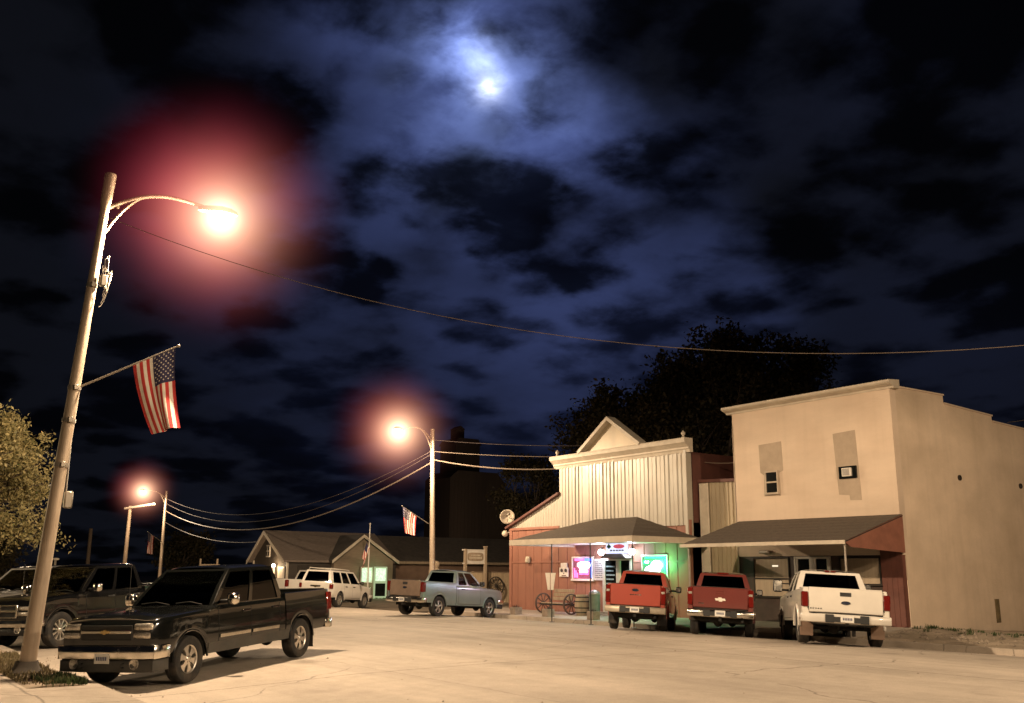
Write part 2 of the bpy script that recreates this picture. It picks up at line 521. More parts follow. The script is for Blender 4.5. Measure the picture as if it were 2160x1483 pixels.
    for a in xa:
        m.tube([(a, -W + .1, R), (a, W - .1, R)], .05, 8); m.ball((a, .12 if a < 0 else -.2, R), .15, 10)
        for sg in (1, -1):
            rr = [[(a + Ra * .99 * math.cos(PI * k / 12), sg * y, R + Ra * .99 * math.sin(PI * k / 12)) for k in range(13)] for y in (W - .06, W - .42)]
            m.grid(rr); m.add(rr[1], [list(range(13))])
    m.tube([(xa[1] + .3, -.45, sill - .08), (xb + .3, -.6, sill - .05), (xb - .02, -.66, sill - .02)], .035, 8)
    m.box(xb + .1, xb - .14, -.04, .04, sill - .05, sill + .03)
    if not suv:
        m.tube([(xa[1] + .05, .0, R - .05), (xb + .45, .1, sill - .02)], .03, 6)
        m.lathe([(.001, -.11), (.34, -.11), (.36, 0), (.34, .11), (.001, .11)], (xb + .62, 0, sill + .02), 'z', 20)
    m.build('underbody', UNDER, root, smooth=35)
    for a in xa:
        for sg in (1, -1):
            wheel(root, a, sg * (W - .15), R, .27, S['rim'], sg)
    # ---------------- rear
    rail = g('rail', belt)
    zt0 = S['tg0']
    if not suv:
        bed = MB(); x0 = xcr - .035
        for sg in (1, -1):
            rows = []
            for x in stations(x0, xb, (x0 - .02, xb + .02)):
                b = zb(x); sh = rail - .03
                ww = W - (.03 * (1 - (x - xb) / .12) ** 2 if x - xb < .12 else 0)
                pts = [(ww - .17, b), (ww - .02 - cof(b), b)] + [(ww - cof(b + (sh - b) * k / 7) * .8, b + (sh - b) * k / 7) for k in range(1, 8)]
                pts += [(ww - .045, rail - .008), (ww - .075, rail), (W - .15, rail), (W - .155, rail - .03), (W - .13, rail - .05), (W - .13, .88)]
                rows.append([(x, sg * y, z) for y, z in pts])
            bed.grid(rows)
            bed.add(rows[0], [list(range(len(rows[0])))]); bed.add(rows[-1], [list(range(len(rows[-1])))])
            bed.tube([(xa[1] + (Ra + .005) * math.cos(PI * k / 14), sg * (W - .018), R + (Ra + .005) * math.sin(PI * k / 14)) for k in range(15)], g('flare', .022), 6)
        bed.box(x0 - .01, x0 - .05, -W + .12, W - .12, .8, rail - .01)
        bed.box(x0 - .05, xb, -W + .13, W - .13, .82, .88, 1)
        bed.build('bed', [paint, UNDER], root, smooth=32)
        tg = MB(); yy = W - .165
        tg.cbox(xb + .05, xb - .03, -yy, yy, zt0, rail + .005, .018)
        tg.build('tailgate', S.get('tgpaint', paint), root, smooth=40)
        m = MB(); m.cbox(xb + .06, xb - .012, -yy + .01, yy - .01, rail + .002, rail + .022, .006)
        m.build('tailgate_cap', S.get('capmat', BLKPLA), root)
        m = MB(); m.cbox(xb - .02, xb - .038, -.13, .13, rail - .17, rail - .075, .006); m.cbox(xb - .03, xb - .048, -.09, .09, rail - .105, rail - .085, .004)
        m.build('tailgate_handle', S.get('tghandle', BLKPLA), root)
    else:
        m = MB(); m.cbox(xb + .02, xb - .012, -W + .22, W - .22, zt0, belt - .03, .01); m.build('liftgate', paint, root)
        m = MB(); m.cbox(xb - .005, xb - .03, -.3, .3, zt0 + .28, zt0 + .36, .01); m.build('liftgate_handle', BLKPLA, root)
    m = MB(); bz = S.get('badge_z', rail - .3)
    if S['badge'] == 'bowtie': bowtie(m, xb - .029, 0, bz, .3, .115, -.014)
    else: oval(m, xb - .029, 0, bz, .23, .09, -.012); oval(m, xb - .041, 0, bz, .2, .068, -.004, 1)
    m.build('badge', [S.get('badgem', BADGE), OVALB], root)
    if g('script'):
        m = MB()
        for (y, z, w_) in g('script'):
            for k in range(5): m.box(xb - .03, xb - .034, y + k * w_ / 5, y + k * w_ / 5 + w_ * .15, z, z + .03)
        m.build('lettering', CHROME, root)
    tz0, tz1 = S['tail']
    for sg in (1, -1):
        m = MB(); m.cbox(xb + .16, xb - .035, sg * (W - .155), sg * (W + .004), tz0, tz1, .02)
        if g('tailsplit'):
            zz = tz0 + (tz1 - tz0) * .62
            m.cbox(xb + .1, xb - .04, sg * (W - .14), sg * (W - .02), zz, zz + (tz1 - tz0) * .16, .01, 1)
        m.build('taillight', [LENSRED, LENSCLR], root, smooth=40)
    rb0, rb1 = S['rb']
    def bump(sgn, xc, z0, z1, depth, ywrap, matl, nm, back, inset=.0):
        rows = []
        for i in range(21):
            q = -1 + 2 * i / 20
            y = (W - inset) * q
            x = xc + sgn * (depth * (1 - abs(q) ** 3 * .95))
            rows.append([(x - sgn * .05, y, z0), (x, y, z0 + .02), (x + sgn * .012, y, (z0 + z1) / 2), (x, y, z1 - .02), (x - sgn * .03, y, z1), (x - sgn * back, y, z1)])
        for k, e in ((0, -1), (20, 1)):
            pass
        mm = MB(); mm.grid(rows)
        for r_ in (rows[0], rows[-1]):
            y = r_[0][1]
            mm.cbox(r_[2][0], r_[2][0] - sgn * ywrap, y - .02 * (1 if y > 0 else -1), y + .012 * (1 if y > 0 else -1), z0 + .01, z1 - .005, .01)
        return mm.build(nm, matl, root, smooth=50)
    bump(-1, xb - .03, rb0, rb1, .13, .28, S['bumper'], 'rear_bumper', .1)
    m = MB(); m.box(xb - .1, xb - .176, -.42, .42, rb0 + .03, rb1 - .06)
    m.cbox(xb - .15, xb - .18, .3, .5, rb0 + .01, rb1 - .01, .01); m.cbox(xb - .15, xb - .18, -.5, -.3, rb0 + .01, rb1 - .01, .01)
    m.build('bumper_step_pad', BLKPLA, root)
    pz = (rb0 + rb1) / 2 if not suv else zt0 + .17
    def plate(x, y, z, s, nm='licence_plate'):
        mm = MB(); mm.cbox(x, x + s * .012, y - .153, y + .153, z - .078, z + .078, .004, 0)
        for k in range(6): mm.box(x + s * .012, x + s * .014, y - .11 + k * .037, y - .085 + k * .037, z - .028, z + .03, 1)
        return mm.build(nm, [PLATE, PLATEINK], root)
    plate(xb - (.178 if not suv else .03), 0, pz, -1)
    if not suv:
        m = MB(); m.box(xb - .08, xb - .1, -W + .2, W - .2, rb1, zt0 - .01); m.build('valance', UNDER, root)
    # ---------------- front
    zh0, zh1 = S['head']; gy = S['gy']
    m = MB(); m.cbox(xf - .03, xf + .012, -gy, gy, zh0 - .02, zf - .085, .012)
    m.build('grille', BLKPLA, root)
    m = MB()
    if S['badge'] == 'bowtie' or g('bar'):
        zz = zh0 + (zh1 - zh0) * .45
        m.cbox(xf + .01, xf + .04, -gy + .01, gy - .01, zz - .03, zz + .025, .012)
        bowtie(m, xf + .04, 0, zz, .17, .075, .016, 1)
    else:
        m.cbox(xf + .008, xf + .035, -gy - .02, gy + .02, zf - .115, zf - .075, .012); m.cbox(xf + .008, xf + .035, -gy - .02, gy + .02, zh0 - .045, zh0 - .01, .012)
        for y in (-gy, 0, gy): m.cbox(xf + .008, xf + .034, y - .03, y + .03, zh0 - .02, zf - .09, .012)
        m.cbox(xf + .008, xf + .034, -gy, gy, (zh0 + zf - .1) / 2 - .03, (zh0 + zf - .1) / 2 + .03, .012)
    m.build('grille_bar', [S.get('barmat', CHROME), BADGE], root, smooth=40)
    for sg in (1, -1):
        m = MB(); zz = zh0 + (zh1 - zh0) * .45
        m.cbox(xf - .22, xf + .012, sg * (gy + .015), sg * (wof(xf - .05) - .015), zz + .01, zh1, .03)
        m.cbox(xf - .16, xf + .014, sg * (gy + .015), sg * (wof(xf - .05) - .02), zh0, zz - .005, .02, 1)
        m.build('headlight', [LENSCLR, S.get('turn', LENSCLR)], root, smooth=50)
    fb0, fb1 = S['fb']
    bump(1, xf + .0, fb0 + .34 * (fb1 - fb0), fb1, .075, .4, S['bumper'], 'front_bumper', .12)
    bump(1, xf - .02, fb0 - .08, fb0 + .335 * (fb1 - fb0), .075, .4, S.get('valancem', BLKPLA), 'front_valance', .1, .04)
    for sg in (1, -1):
        m = MB()
        m.lathe([(.001, .0), (.07, .0), (.085, .012), (.09, -.03)], (xf + .045, sg * .62, fb0 + .05), 'x', 16)
        m.build('fog_light', [LENSCLR], root, smooth=40); m = MB()
        m.tube([(xf + .05, sg * .42, fb0), (xf + .12, sg * .42, fb0 + .01), (xf + .12, sg * .42, fb0 + .06), (xf + .05, sg * .42, fb0 + .07)], .014, 6)
        m.build('tow_hook', BLKPLA, root, smooth=40)
    if g('frontplate'): plate(xf + .082, 0, fb0 + .14, 1)
    # mirrors
    mw, mh = S['mirror']
    for sg in (1, -1):
        m = MB(); mx = xw - .28; my = W + .06
        m.cbox(mx - .09, mx + .07, sg * my, sg * (my + mw), belt + .0, belt + mh, .035, 0)
        m.cbox(mx - .03, mx + .03, sg * (yb - .02), sg * (my + .03), belt + .03, belt + .09, .015, 1)
        m.box(mx - .091, mx - .094, sg * (my + .02), sg * (my + mw - .02), belt + .03, belt + mh - .03, 2)
        if mw > .22: m.tube([(mx, sg * (yb - .02), belt + mh * .7), (mx, sg * (my + .05), belt + mh * .7)], .018, 6, 1)
        m.build('mirror', [S['mirrorm'], BLKPLA, CHROME], root, smooth=45)
    if g('flaps'):
        for a in ((xa[1],) if g('flaps') == 'rear' else xa):
            for sg in (1, -1):
                m = MB(); m.cbox(a - Ra - .02, a - Ra + .0, sg * (W - .02), sg * (W - .34), R - .22, sill + .22, .006)
                m.build('mud_flap', S.get('flapm', RUB), root)
    # wipers and aerial
    m = MB(); f, nn = patch((xw, yb, z0), (xw, -yb, z0), (xrf, -yr, z1), (xrf, yr, z1), (.06, 0, .02))
    for a, b in ((.12, .45), (.52, .88)):
        m.tube([f(a, .02) + nn * .025, f((a + b) / 2, .09) + nn * .022, f(b, .05) + nn * .02], .009, 5)
    m.tube([(xw + .1, -W + .12, zc - .02), (xw + .07, -W + .12, zc + .75)], .004, 5)
    m.build('wiper', BLKPLA, root)
    if g('rack'):
        m = MB()
        for sg in (1, -1):
            m.tube([(xrf - .35, sg * (yr - .08), roof), (xrf - .42, sg * (yr - .08), roof + .06), (xrr + .12, sg * (yr - .08), roof + .075), (xrr + .05, sg * (yr - .08), roof)], .018, 6)
        for x in (xrf - .8, xrr + .35): m.tube([(x, -yr + .08, roof + .07), (x, yr - .08, roof + .07)], .015, 6)
        m.build('roof_rack', paint, root, smooth=40)
    # set it on the road
    yaw = rad(S['yaw']); h = Vector((math.cos(yaw), math.sin(yaw))); c = Vector(S['at'])
    if 'z' in S:
        za = zr = S['z']
    else:
        za, zr = gz(c.y + h.y * wb / 2), gz(c.y - h.y * wb / 2)
    root.location = (c.x, c.y, (za + zr) / 2 + S.get('lift', 0.0))
    l_ = Vector((-h.y, h.x))
    roll = math.atan2(gz(c.y + l_.y * .8) - gz(c.y - l_.y * .8), 1.6) if 'z' not in S else 0
    root.scale = S.get('scale', (1, 1, 1))
    root.rotation_mode = 'XYZ'
    root.rotation_euler = (roll, -math.atan2(za - zr, wb), yaw)
    return root

def paintm(name, col, **kw):
    d = dict(rough=.35, var=.08, scale=2.0, coat=1.0, spec=.5, dirt=.55, dirtcol=(.11, .08, .055), dirtz=(.3, 1.0)); d.update(kw)
    return mat(name, col, **d)

CHEVY = dict(wb=3.65, W=.99, R=.385, fo=.95, ro=1.2, belt=1.215, zf=1.10, zc=1.19, roof=1.875, sill=.44, xw=1.16, xrf=.42, xrr=-1.02, xcr=-1.18,
             seams=[1.05, .02, -.98], handles=[.18, -.82], splits=[(.055, .485), (.535, .93)], rail=1.30, tg0=.74, tail=(.86, 1.24), rb=(.5, .70), badge='bowtie',
             rim='six', head=(.80, 1.04), gy=.53, fb=(.44, .72), mirror=(.2, .2), handlemat=BLKPLA, mirrorm=BLKPLA, bumper=CHROME, name='pickup_truck', cat='pickup truck')
FORD = dict(CHEVY, wb=3.55, W=.995, belt=1.23, zf=1.10, zc=1.2, roof=1.90, xw=1.15, xrf=.45, xrr=-.55, xcr=-.78, seams=[1.02, -.05, -.66], handles=[.1], splits=[(.055, .60), (.66, .90)],
            rail=1.33, tail=(.90, 1.28), badge='oval', rim='five', badgem=CHROME)
SILVB = mat('badge_silver', (.75, .70, .6), rough=.4, metal=.2, var=.1)
BLACKP = paintm('black_paint', (.0045, .005, .0043), rough=.25, spec=.15, dirt=.035, dirtz=(.3, .8))
DKP = paintm('charcoal_paint', (.004, .004, .004), rough=.25, spec=.15, dirt=.04)
REDP = paintm('bright_red_paint', (.30, .048, .028), dirt=.30, dirtz=(.25, .75))
MARP = paintm('maroon_paint', (.125, .020, .014), dirt=.35)
WHP = paintm('white_paint', (.62, .575, .50), dirt=.45, dirtz=(.3, .85))
SILGRN = paintm('silver_green_paint', (.22, .275, .27), metal=.4, rough=.28, dirt=.3)
SILP = paintm('silver_paint', (.36, .35, .33), metal=.5, rough=.3, dirt=.3)
GREYP = mat('grey_cladding', (.05, .048, .042), rough=.7, var=.3, dirt=.5)

vehicle(dict(CHEVY, label='glossy black crew cab pickup with a gold emblem, parked nose-in beside the leaning lamp post', paint=BLACKP, moulding=CHROME, lower=GREYP,
             at=(-18.68, 6.38), yaw=-53.5, scale=(1, .95, 1), fb=(.36, .70), frontplate=True, tint=GLSD, handlemat=BLACKP, mirrorm=CHROME, capmat=GREYP, flaps='rear', valancem=GREYP, barmat=CHROME))
vehicle(dict(FORD, label='dark charcoal pickup with big alloy wheels, half hidden behind the lamp post', paint=DKP, rim='ten', R=.42, wb=3.57, roof=1.93, belt=1.27, zc=1.25, zf=1.15, xrr=-.95, xcr=-1.1,
             seams=[1.02, .0, -.95], splits=[(.055, .49), (.54, .93)], handles=[.15, -.8],
             badgem=CHROME, at=(-27.82, 6.14), yaw=-55, mirrorm=CHROME, bumper=CHROME, frontplate=False, tint=GLSD, cablight=(-.4, 0, .4)))
vehicle(dict(FORD, label='pale silver pickup beyond the charcoal pickup, cut off by the left edge', paint=SILP, at=(-32.6, 5.9), yaw=-53))
vehicle(dict(FORD, label='bright red pickup seen from behind, parked in front of the bar door', paint=REDP, at=(-23.72, 22.30), yaw=131, roof=1.84, scale=(.93, .90, 1), rim='five', tail=(.78, 1.28), tailsplit=True, badge_z=1.17,
             tg0=.72, script=[(-.2, 1.02, .4)], bumper=mat('dirty_silver_bumper', (.42, .36, .27), rough=.45, metal=.5, dirt=.4), flaps='rear', tghandle=REDP))
vehicle(dict(CHEVY, label='dark maroon pickup with a bow tie emblem, between the red and the white pickups', paint=MARP, at=(-20.85, 22.92), yaw=130, scale=(.93, .91, 1), tail=(.80, 1.27), tailsplit=True, badge_z=.98, roof=1.80,
             cablight=(-.12, .0, .12), badgem=SILVB, script=[(.5, .84, .16)], tghandle=MARP))
WT = vehicle(dict(FORD, label='tall white heavy duty pickup with wide tow mirrors, parked by the pale building', paint=WHP, at=(-16.85, 22.55), yaw=134.5, wb=3.96, W=1.015, R=.41, belt=1.30, zf=1.2, zc=1.29, roof=1.87,
             rail=1.31, sill=.54, tg0=.75, rb=(.51, .72), tail=(.86, 1.22), xw=1.25, xrf=.62, xrr=-.72, xcr=-.9, seams=[1.1, .2, -.7], splits=[(.055, .5), (.55, .93)], handles=[.3, -.5],
             badge_z=.99, script=[(.55, .82, .3)], mirror=(.25, .34), mirrorm=BLKPLA, bumper=WHP, flaps='rear', flapm=mat('dusty_flap', (.2, .13, .09), rough=.85), flare=.045, fb=(.42, .72), head=(.85, 1.12), cablight=(-.08, .08), capmat=WHP))
tb = MB(); tb.cbox(-1.02, -1.45, -.82, .82, 1.12, 1.36, .02); tb.cbox(-1.0, -1.47, -.84, .84, 1.36, 1.39, .01)
tb.build('toolbox', WHP, WT)
vehicle(dict(FORD, label='blue grey pickup with a dusty brown tailgate, parked by the wooden fence', paint=SILGRN, tgpaint=mat('dusty_tailgate', (.20, .14, .10), rough=.55, metal=.2, dirt=.3), at=(-34.55, 21.55), yaw=110, scale=(1, .92, 1), roof=1.82, ro=1.05, wb=3.4, rim='five', bumper=CHROME,
             xcr=-.62, xrr=-.42, seams=[1.0, -.5], splits=[(.055, .5), (.57, .9)], handles=[-.2], badge_z=1.05, tghandle=BLKPLA))
vehicle(dict(CHEVY, name='suv', cat='suv', label='white boxy suv with a roof rack, parked in front of the gabled shop', paint=WHP, suv=True, wb=2.95, ro=1.05, fo=.9, W=.98, R=.39, xw=.92, xrf=.28, xrr=-2.3, xcr=-2.5,
             seams=[.82, -.12, -1.1], handles=[.05, -.85], splits=[(.05, .32), (.36, .60), (.64, .92)], tg0=.72, tail=(.92, 1.16), rack=True, tint=GLSD, at=(-45.35, 21.75), yaw=125, scale=(.87, .92, .94), rail=1.215, bumper=WHP, badge_z=1.02, mirror=(.17, .17)))
vehicle(dict(FORD, label='white pickup beyond the suv, only its bed showing', paint=WHP, at=(-53.6, 24.2), yaw=109))
# ------------------------------------------------------------------ setting
def concrete(name, col, jx=(), jy=(), var=.16, cracks=True, dark=.5):
    m, nt, out = new_mat(name); L = nt.links.new
    b = N(nt, 'ShaderNodeBsdfPrincipled'); b.inputs['Roughness'].default_value = .85; b.inputs['Specular IOR Level'].default_value = .25
    g = N(nt, 'ShaderNodeNewGeometry'); co = g.outputs['Position']
    def noise(scale, det=6, rough=.6, src=None):
        n = N(nt, 'ShaderNodeTexNoise'); n.inputs['Scale'].default_value = scale; n.inputs['Detail'].default_value = det; n.inputs['Roughness'].default_value = rough
        L(src or co, n.inputs['Vector']); return n.outputs['Fac']
    def rng_(fac, a, b_, c, d):
        r = N(nt, 'ShaderNodeMapRange'); r.inputs[1].default_value = a; r.inputs[2].default_value = b_; r.inputs[3].default_value = c; r.inputs[4].default_value = d
        L(fac, r.inputs[0]); return r.outputs[0]
    def mul(a, b_):
        n = N(nt, 'ShaderNodeMath', operation='MULTIPLY'); L(a, n.inputs[0]); L(b_, n.inputs[1]); return n.outputs[0]
    v = mul(rng_(noise(.35, 5), .3, .7, 1 - var, 1 + var * .7), rng_(noise(3.2, 8, .7), .3, .7, 1 - var * .6, 1 + var * .5))
    v = mul(v, rng_(noise(45, 3), .3, .7, .9, 1.08))
    st = N(nt, 'ShaderNodeMapping'); st.inputs['Scale'].default_value = (.05, .9, 1); L(co, st.inputs['Vector'])
    v = mul(v, rng_(noise(1.0, 5, .6, st.outputs[0]), .35, .68, .86, 1.06))
    v = mul(v, rng_(noise(1.3, 9, .75), .66, .76, 1, .72))
    v = mul(v, rng_(noise(160, 2, .5), .35, .75, .86, 1.12))
    ty = N(nt, 'ShaderNodeMapping'); ty.inputs['Scale'].default_value = (.045, 1.7, 1); ty.inputs['Location'].default_value = (3.3, .4, 0); L(co, ty.inputs['Vector'])
    v = mul(v, rng_(noise(1.0, 3, .5, ty.outputs[0]), .58, .72, 1, .91))
    vo2 = N(nt, 'ShaderNodeTexVoronoi'); vo2.inputs['Scale'].default_value = .55; L(co, vo2.inputs['Vector'])
    sp = rng_(vo2.outputs['Distance'], .10, .22, .0, 1.0)
    spm = N(nt, 'ShaderNodeMath', operation='MAXIMUM'); L(sp, spm.inputs[0]); L(rng_(noise(.8, 2), .42, .5, 1, 0), spm.inputs[1])
    v = mul(v, rng_(spm.outputs[0], 0, 1, .80, 1))
    sx = N(nt, 'ShaderNodeSeparateXYZ'); L(co, sx.inputs[0])
    wob = rng_(noise(1.6, 6, .7), 0, 1, -.12, .12)
    def joint(axis, pos, wd, amp):
        a = N(nt, 'ShaderNodeMath', operation='ADD'); L(sx.outputs[axis], a.inputs[0]); L(wob, a.inputs[1])
        d = N(nt, 'ShaderNodeMath', operation='SUBTRACT'); L(a.outputs[0], d.inputs[0]); d.inputs[1].default_value = pos
        ab = N(nt, 'ShaderNodeMath', operation='ABSOLUTE'); L(d.outputs[0], ab.inputs[0])
        return rng_(ab.outputs[0], wd * .3, wd, amp, 1)
    for (p, w, a) in jx: v = mul(v, joint(0, p, w, a))
    for (p, w, a) in jy: v = mul(v, joint(1, p, w, a))
    if cracks:
        wv = N(nt, 'ShaderNodeTexNoise'); wv.inputs['Scale'].default_value = .5; wv.inputs['Detail'].default_value = 6; L(co, wv.inputs['Vector'])
        mx = N(nt, 'ShaderNodeVectorMath', operation='MULTIPLY_ADD'); L(wv.outputs['Color'], mx.inputs[0]); mx.inputs[1].default_value = (1.6, 1.6, 0); L(co, mx.inputs[2])
        vo = N(nt, 'ShaderNodeTexVoronoi'); vo.feature = 'DISTANCE_TO_EDGE'; vo.inputs['Scale'].default_value = .13; L(mx.outputs[0], vo.inputs['Vector'])
        cr = rng_(vo.outputs['Distance'], .0, .0035, 0.0, 1.0)
        bk = rng_(noise(.5, 3), .5, .62, 0, 1)
        mxx = N(nt, 'ShaderNodeMath', operation='MAXIMUM'); L(cr, mxx.inputs[0]); L(bk, mxx.inputs[1])
        v = mul(v, rng_(mxx.outputs[0], 0, 1, dark, 1))
    hs = N(nt, 'ShaderNodeHueSaturation'); hs.inputs['Color'].default_value = (*col, 1); L(v, hs.inputs['Value']); L(hs.outputs[0], b.inputs['Base Color'])
    bp = N(nt, 'ShaderNodeBump'); bp.inputs['Strength'].default_value = .35; bp.inputs['Distance'].default_value = .01
    L(noise(60, 4), bp.inputs['Height']); L(bp.outputs[0], b.inputs['Normal'])
    L(b.outputs[0], out.inputs[0]); return m

ROADM = concrete('road_concrete', (.49, .415, .335), jx=[(-15.7, .03, .45)] + [(-15.7 - 9.0 * k, .03, .6) for k in range(1, 9)] + [(-6.5, .03, .6), (2.5, .03, .6)], jy=[(16.25, .03, .5), (8.6, .02, .75), (22.3, .02, .75)])
WALKM = concrete('sidewalk_concrete', (.45, .38, .305), jx=[(-14.4 - 1.8 * k, .025, .5) for k in range(-6, 30)], jy=[(1.4, .03, .6), (2.85, .03, .55), (25.5, .03, .6)], var=.2)
DIRTM = mat('dry_dirt', (.34, .265, .19), rough=.95, var=.5, scale=1.3, bump=.8, bscale=9, world=True, dirt=.6, dirtcol=(.16, .135, .08))
GRAVM = mat('gravel', (.23, .175, .12), rough=.95, var=.35, scale=.8, bump=.6, bscale=14, world=True, dirt=.4, dirtcol=(.13, .1, .06))
LAWNM = mat('dark_lawn', (.035, .045, .015), rough=.95, var=.5, scale=2, bump=.6, bscale=25, world=True)

m = MB(); m.quad((-900, -600, -.42), (500, -600, -.42), (500, 900, -.42), (-900, 900, -.42))
tag(m.build('ground', LAWNM), kind='structure')
ys = sorted({p[0] for p in GP} | set(np.linspace(4, 24, 33).round(3).tolist())); xs = np.linspace(-260, 90, 60)
m = MB(); m.grid([[(x, y, gz(y)) for y in ys] for x in xs])
tag(m.build('road', ROADM, smooth=30), kind='structure')

def slabgrid(name, matl, x0, x1, y0, y1, zf, nx, ny, skirt, kind='structure'):
    m = MB(); X = np.linspace(x0, x1, nx); Y = np.linspace(y0, y1, ny)
    m.grid([[(x, y, zf(x, y)) for y in Y] for x in X])
    e = [(x, y0) for x in X] + [(x1, y) for y in Y[1:]] + [(x, y1) for x in X[::-1][1:]] + [(x0, y) for y in Y[::-1][1:]]
    m.grid([[(a, b, zf(a, b)) for a, b in e], [(a, b, zf(a, b) - skirt) for a, b in e]])
    o = m.build(name, matl, smooth=30); tag(o, kind=kind); return o

def walk_z(x, y):
    r = min(1, max(0, (x + 30) / 12))
    t = (y - 24.16) / 2.85
    return -.03 + t * (.07 + .13 * r)
slabgrid('kerb', WALKM, -39.5, 70, 24.0, 24.16, lambda x, y: -.032, 60, 2, .3)
slabgrid('pavement', WALKM, -39.5, -17.15, 24.163, 27.6, walk_z, 40, 8, .3)
def lot_z(x, y):
    ed = walk_z(-17.2, min(y, 27.2))
    t = min(1, max(0, (x + 17.2) / 7)); u = min(1, max(0, (y - 27) / 7))
    w = min(1, max(0, (y - 24.2) / .5))
    n = .02 * math.sin(x * 2.1 + y * 1.3) * math.sin(y * 3.1 - x * .7) + .012 * math.sin(x * 5.3 + 1) * math.sin(y * 6.1)
    return ed * (1 - .5 * t) - .32 * u - .05 * t + n * w - .003
slabgrid('dirt_lot', DIRTM, -17.147, 60, 24.163, 60, lot_z, 180, 80, .2)
slabgrid('gravel_lot', GRAVM, -260, -39.52, 24.0, 130, lambda x, y: -.165 + min(.2, (y - 24) * .03), 60, 40, .25)
slabgrid('sidewalk', WALKM, -80, 40, -3.0, 2.93, lambda x, y: -.055, 40, 6, .3)
slabgrid('gutter_kerb', WALKM, -80, 40, 3.78, 3.997, lambda x, y: -.06, 40, 3, .3)
slabgrid('verge', DIRTM, -80, -16.6, 2.934, 3.776, lambda x, y: -.06 + .035 * math.sin(PI * (y - 2.93) / .85) * (1 + .4 * math.sin(x * 4)), 240, 8, .2)
slabgrid('sidewalk_apron', WALKM, -16.596, 40, 2.934, 3.776, lambda x, y: -.058, 30, 3, .2)
slabgrid('front_lawn', LAWNM, -120, 40, -40, -3.004, lambda x, y: -.02, 30, 12, .2)

def blades(name, n, xr, yr, zf, h, matl, clump=True, lean=.5):
    """tufts of grass: many two-quad blades in one mesh"""
    if clump:
        k = max(4, n // 26); cx = rng.uniform(*xr, k); cy = rng.uniform(*yr, k); hh = rng.uniform(.35, 1, k)
        id_ = rng.integers(0, k, n); X = cx[id_] + rng.normal(0, .07, n); Y = np.clip(cy[id_] + rng.normal(0, .07, n), *yr); H = h * hh[id_] * rng.uniform(.5, 1, n)
    else:
        X = rng.uniform(*xr, n); Y = rng.uniform(*yr, n); H = h * rng.uniform(.3, 1, n)
    a = rng.uniform(0, 2 * PI, n); w = .006 + .006 * rng.random(n); ln = rng.uniform(.1, lean, n) * H; b = rng.uniform(0, 2 * PI, n)
    vs, fs = [], []
    for i in range(n):
        z = zf(X[i], Y[i]); dx, dy = math.cos(a[i]) * w[i], math.sin(a[i]) * w[i]; lx, ly = math.cos(b[i]) * ln[i], math.sin(b[i]) * ln[i]
        o = len(vs)
        vs += [(X[i] - dx, Y[i] - dy, z - .01), (X[i] + dx, Y[i] + dy, z - .01), (X[i] + dx * .8 + lx * .35, Y[i] + dy * .8 + ly * .35, z + H[i] * .6), (X[i] - dx * .8 + lx * .35, Y[i] - dy * .8 + ly * .35, z + H[i] * .6), (X[i] + lx, Y[i] + ly, z + H[i])]
        fs += [(o, o + 1, o + 2, o + 3), (o + 3, o + 2, o + 4)]
    return tag(fast_mesh(name, vs, fs, matl), kind='stuff')
DRYG = mat('dry_grass', (.16, .125, .06), rough=.9, var=.5, scale=3, world=True)
GRNG = mat('green_grass', (.04, .06, .015), rough=.9, var=.5, scale=3, world=True)
vz = lambda x, y: -.04
tag(blades('dry_grass', 4200, (-23, -16.7), (2.95, 3.75), vz, .13, DRYG), 'dry grass tufts around the foot of the leaning lamp post', 'grass')
tag(blades('green_grass', 1500, (-17.9, -16.65), (3.2, 3.8), vz, .15, GRNG), 'darker green weeds along the kerb beside the black pickup', 'grass')
tag(blades('weeds', 1600, (-17.1, -8), (26.4, 27.6), lambda x, y: lot_z(x, y), .16, GRNG), 'weeds growing along the edge of the dirt lot', 'weeds')
tag(blades('lawn_strip', 2500, (-56.4, -55.2), (28, 40), lambda x, y: -.05, .22, mat('shop_lawn', (.05, .10, .02), rough=.9, var=.4, world=True)), 'strip of green grass below the lit shop door', 'grass')
# stones and leaf litter on the dirt lot and along both gutters
vs, fs = [], []
for i in range(900):
    if i < 420: x = rng.uniform(-17.1, -9); y = rng.uniform(24.25, 27.6); s = abs(rng.normal(0, .035)) + .012; z = lot_z(x, y)
    else:
        x = rng.uniform(-30, -6); u = rng.random(); y = 4.02 + abs(rng.normal(0, .5)) if u < .55 else (23.98 - abs(rng.normal(0, .4)) if u < .8 else rng.uniform(5, 22)); s = abs(rng.normal(0, .012)) + .008; z = gz(y)
    o = len(vs)
    for k in range(5):
        a = 2 * PI * k / 5 + rng.random(); vs.append((x + s * math.cos(a), y + s * math.sin(a), z - .004))
    vs.append((x + rng.normal(0, s * .2), y, z + s * .7))
    fs += [(o + k, o + (k + 1) % 5, o + 5) for k in range(5)]
tag(fast_mesh('gravel_stones', vs, fs, mat('stone', (.24, .19, .14), rough=.9, var=.6, scale=4, world=True)), 'small stones and litter scattered over the dirt lot and gutters', 'stones', kind='stuff')

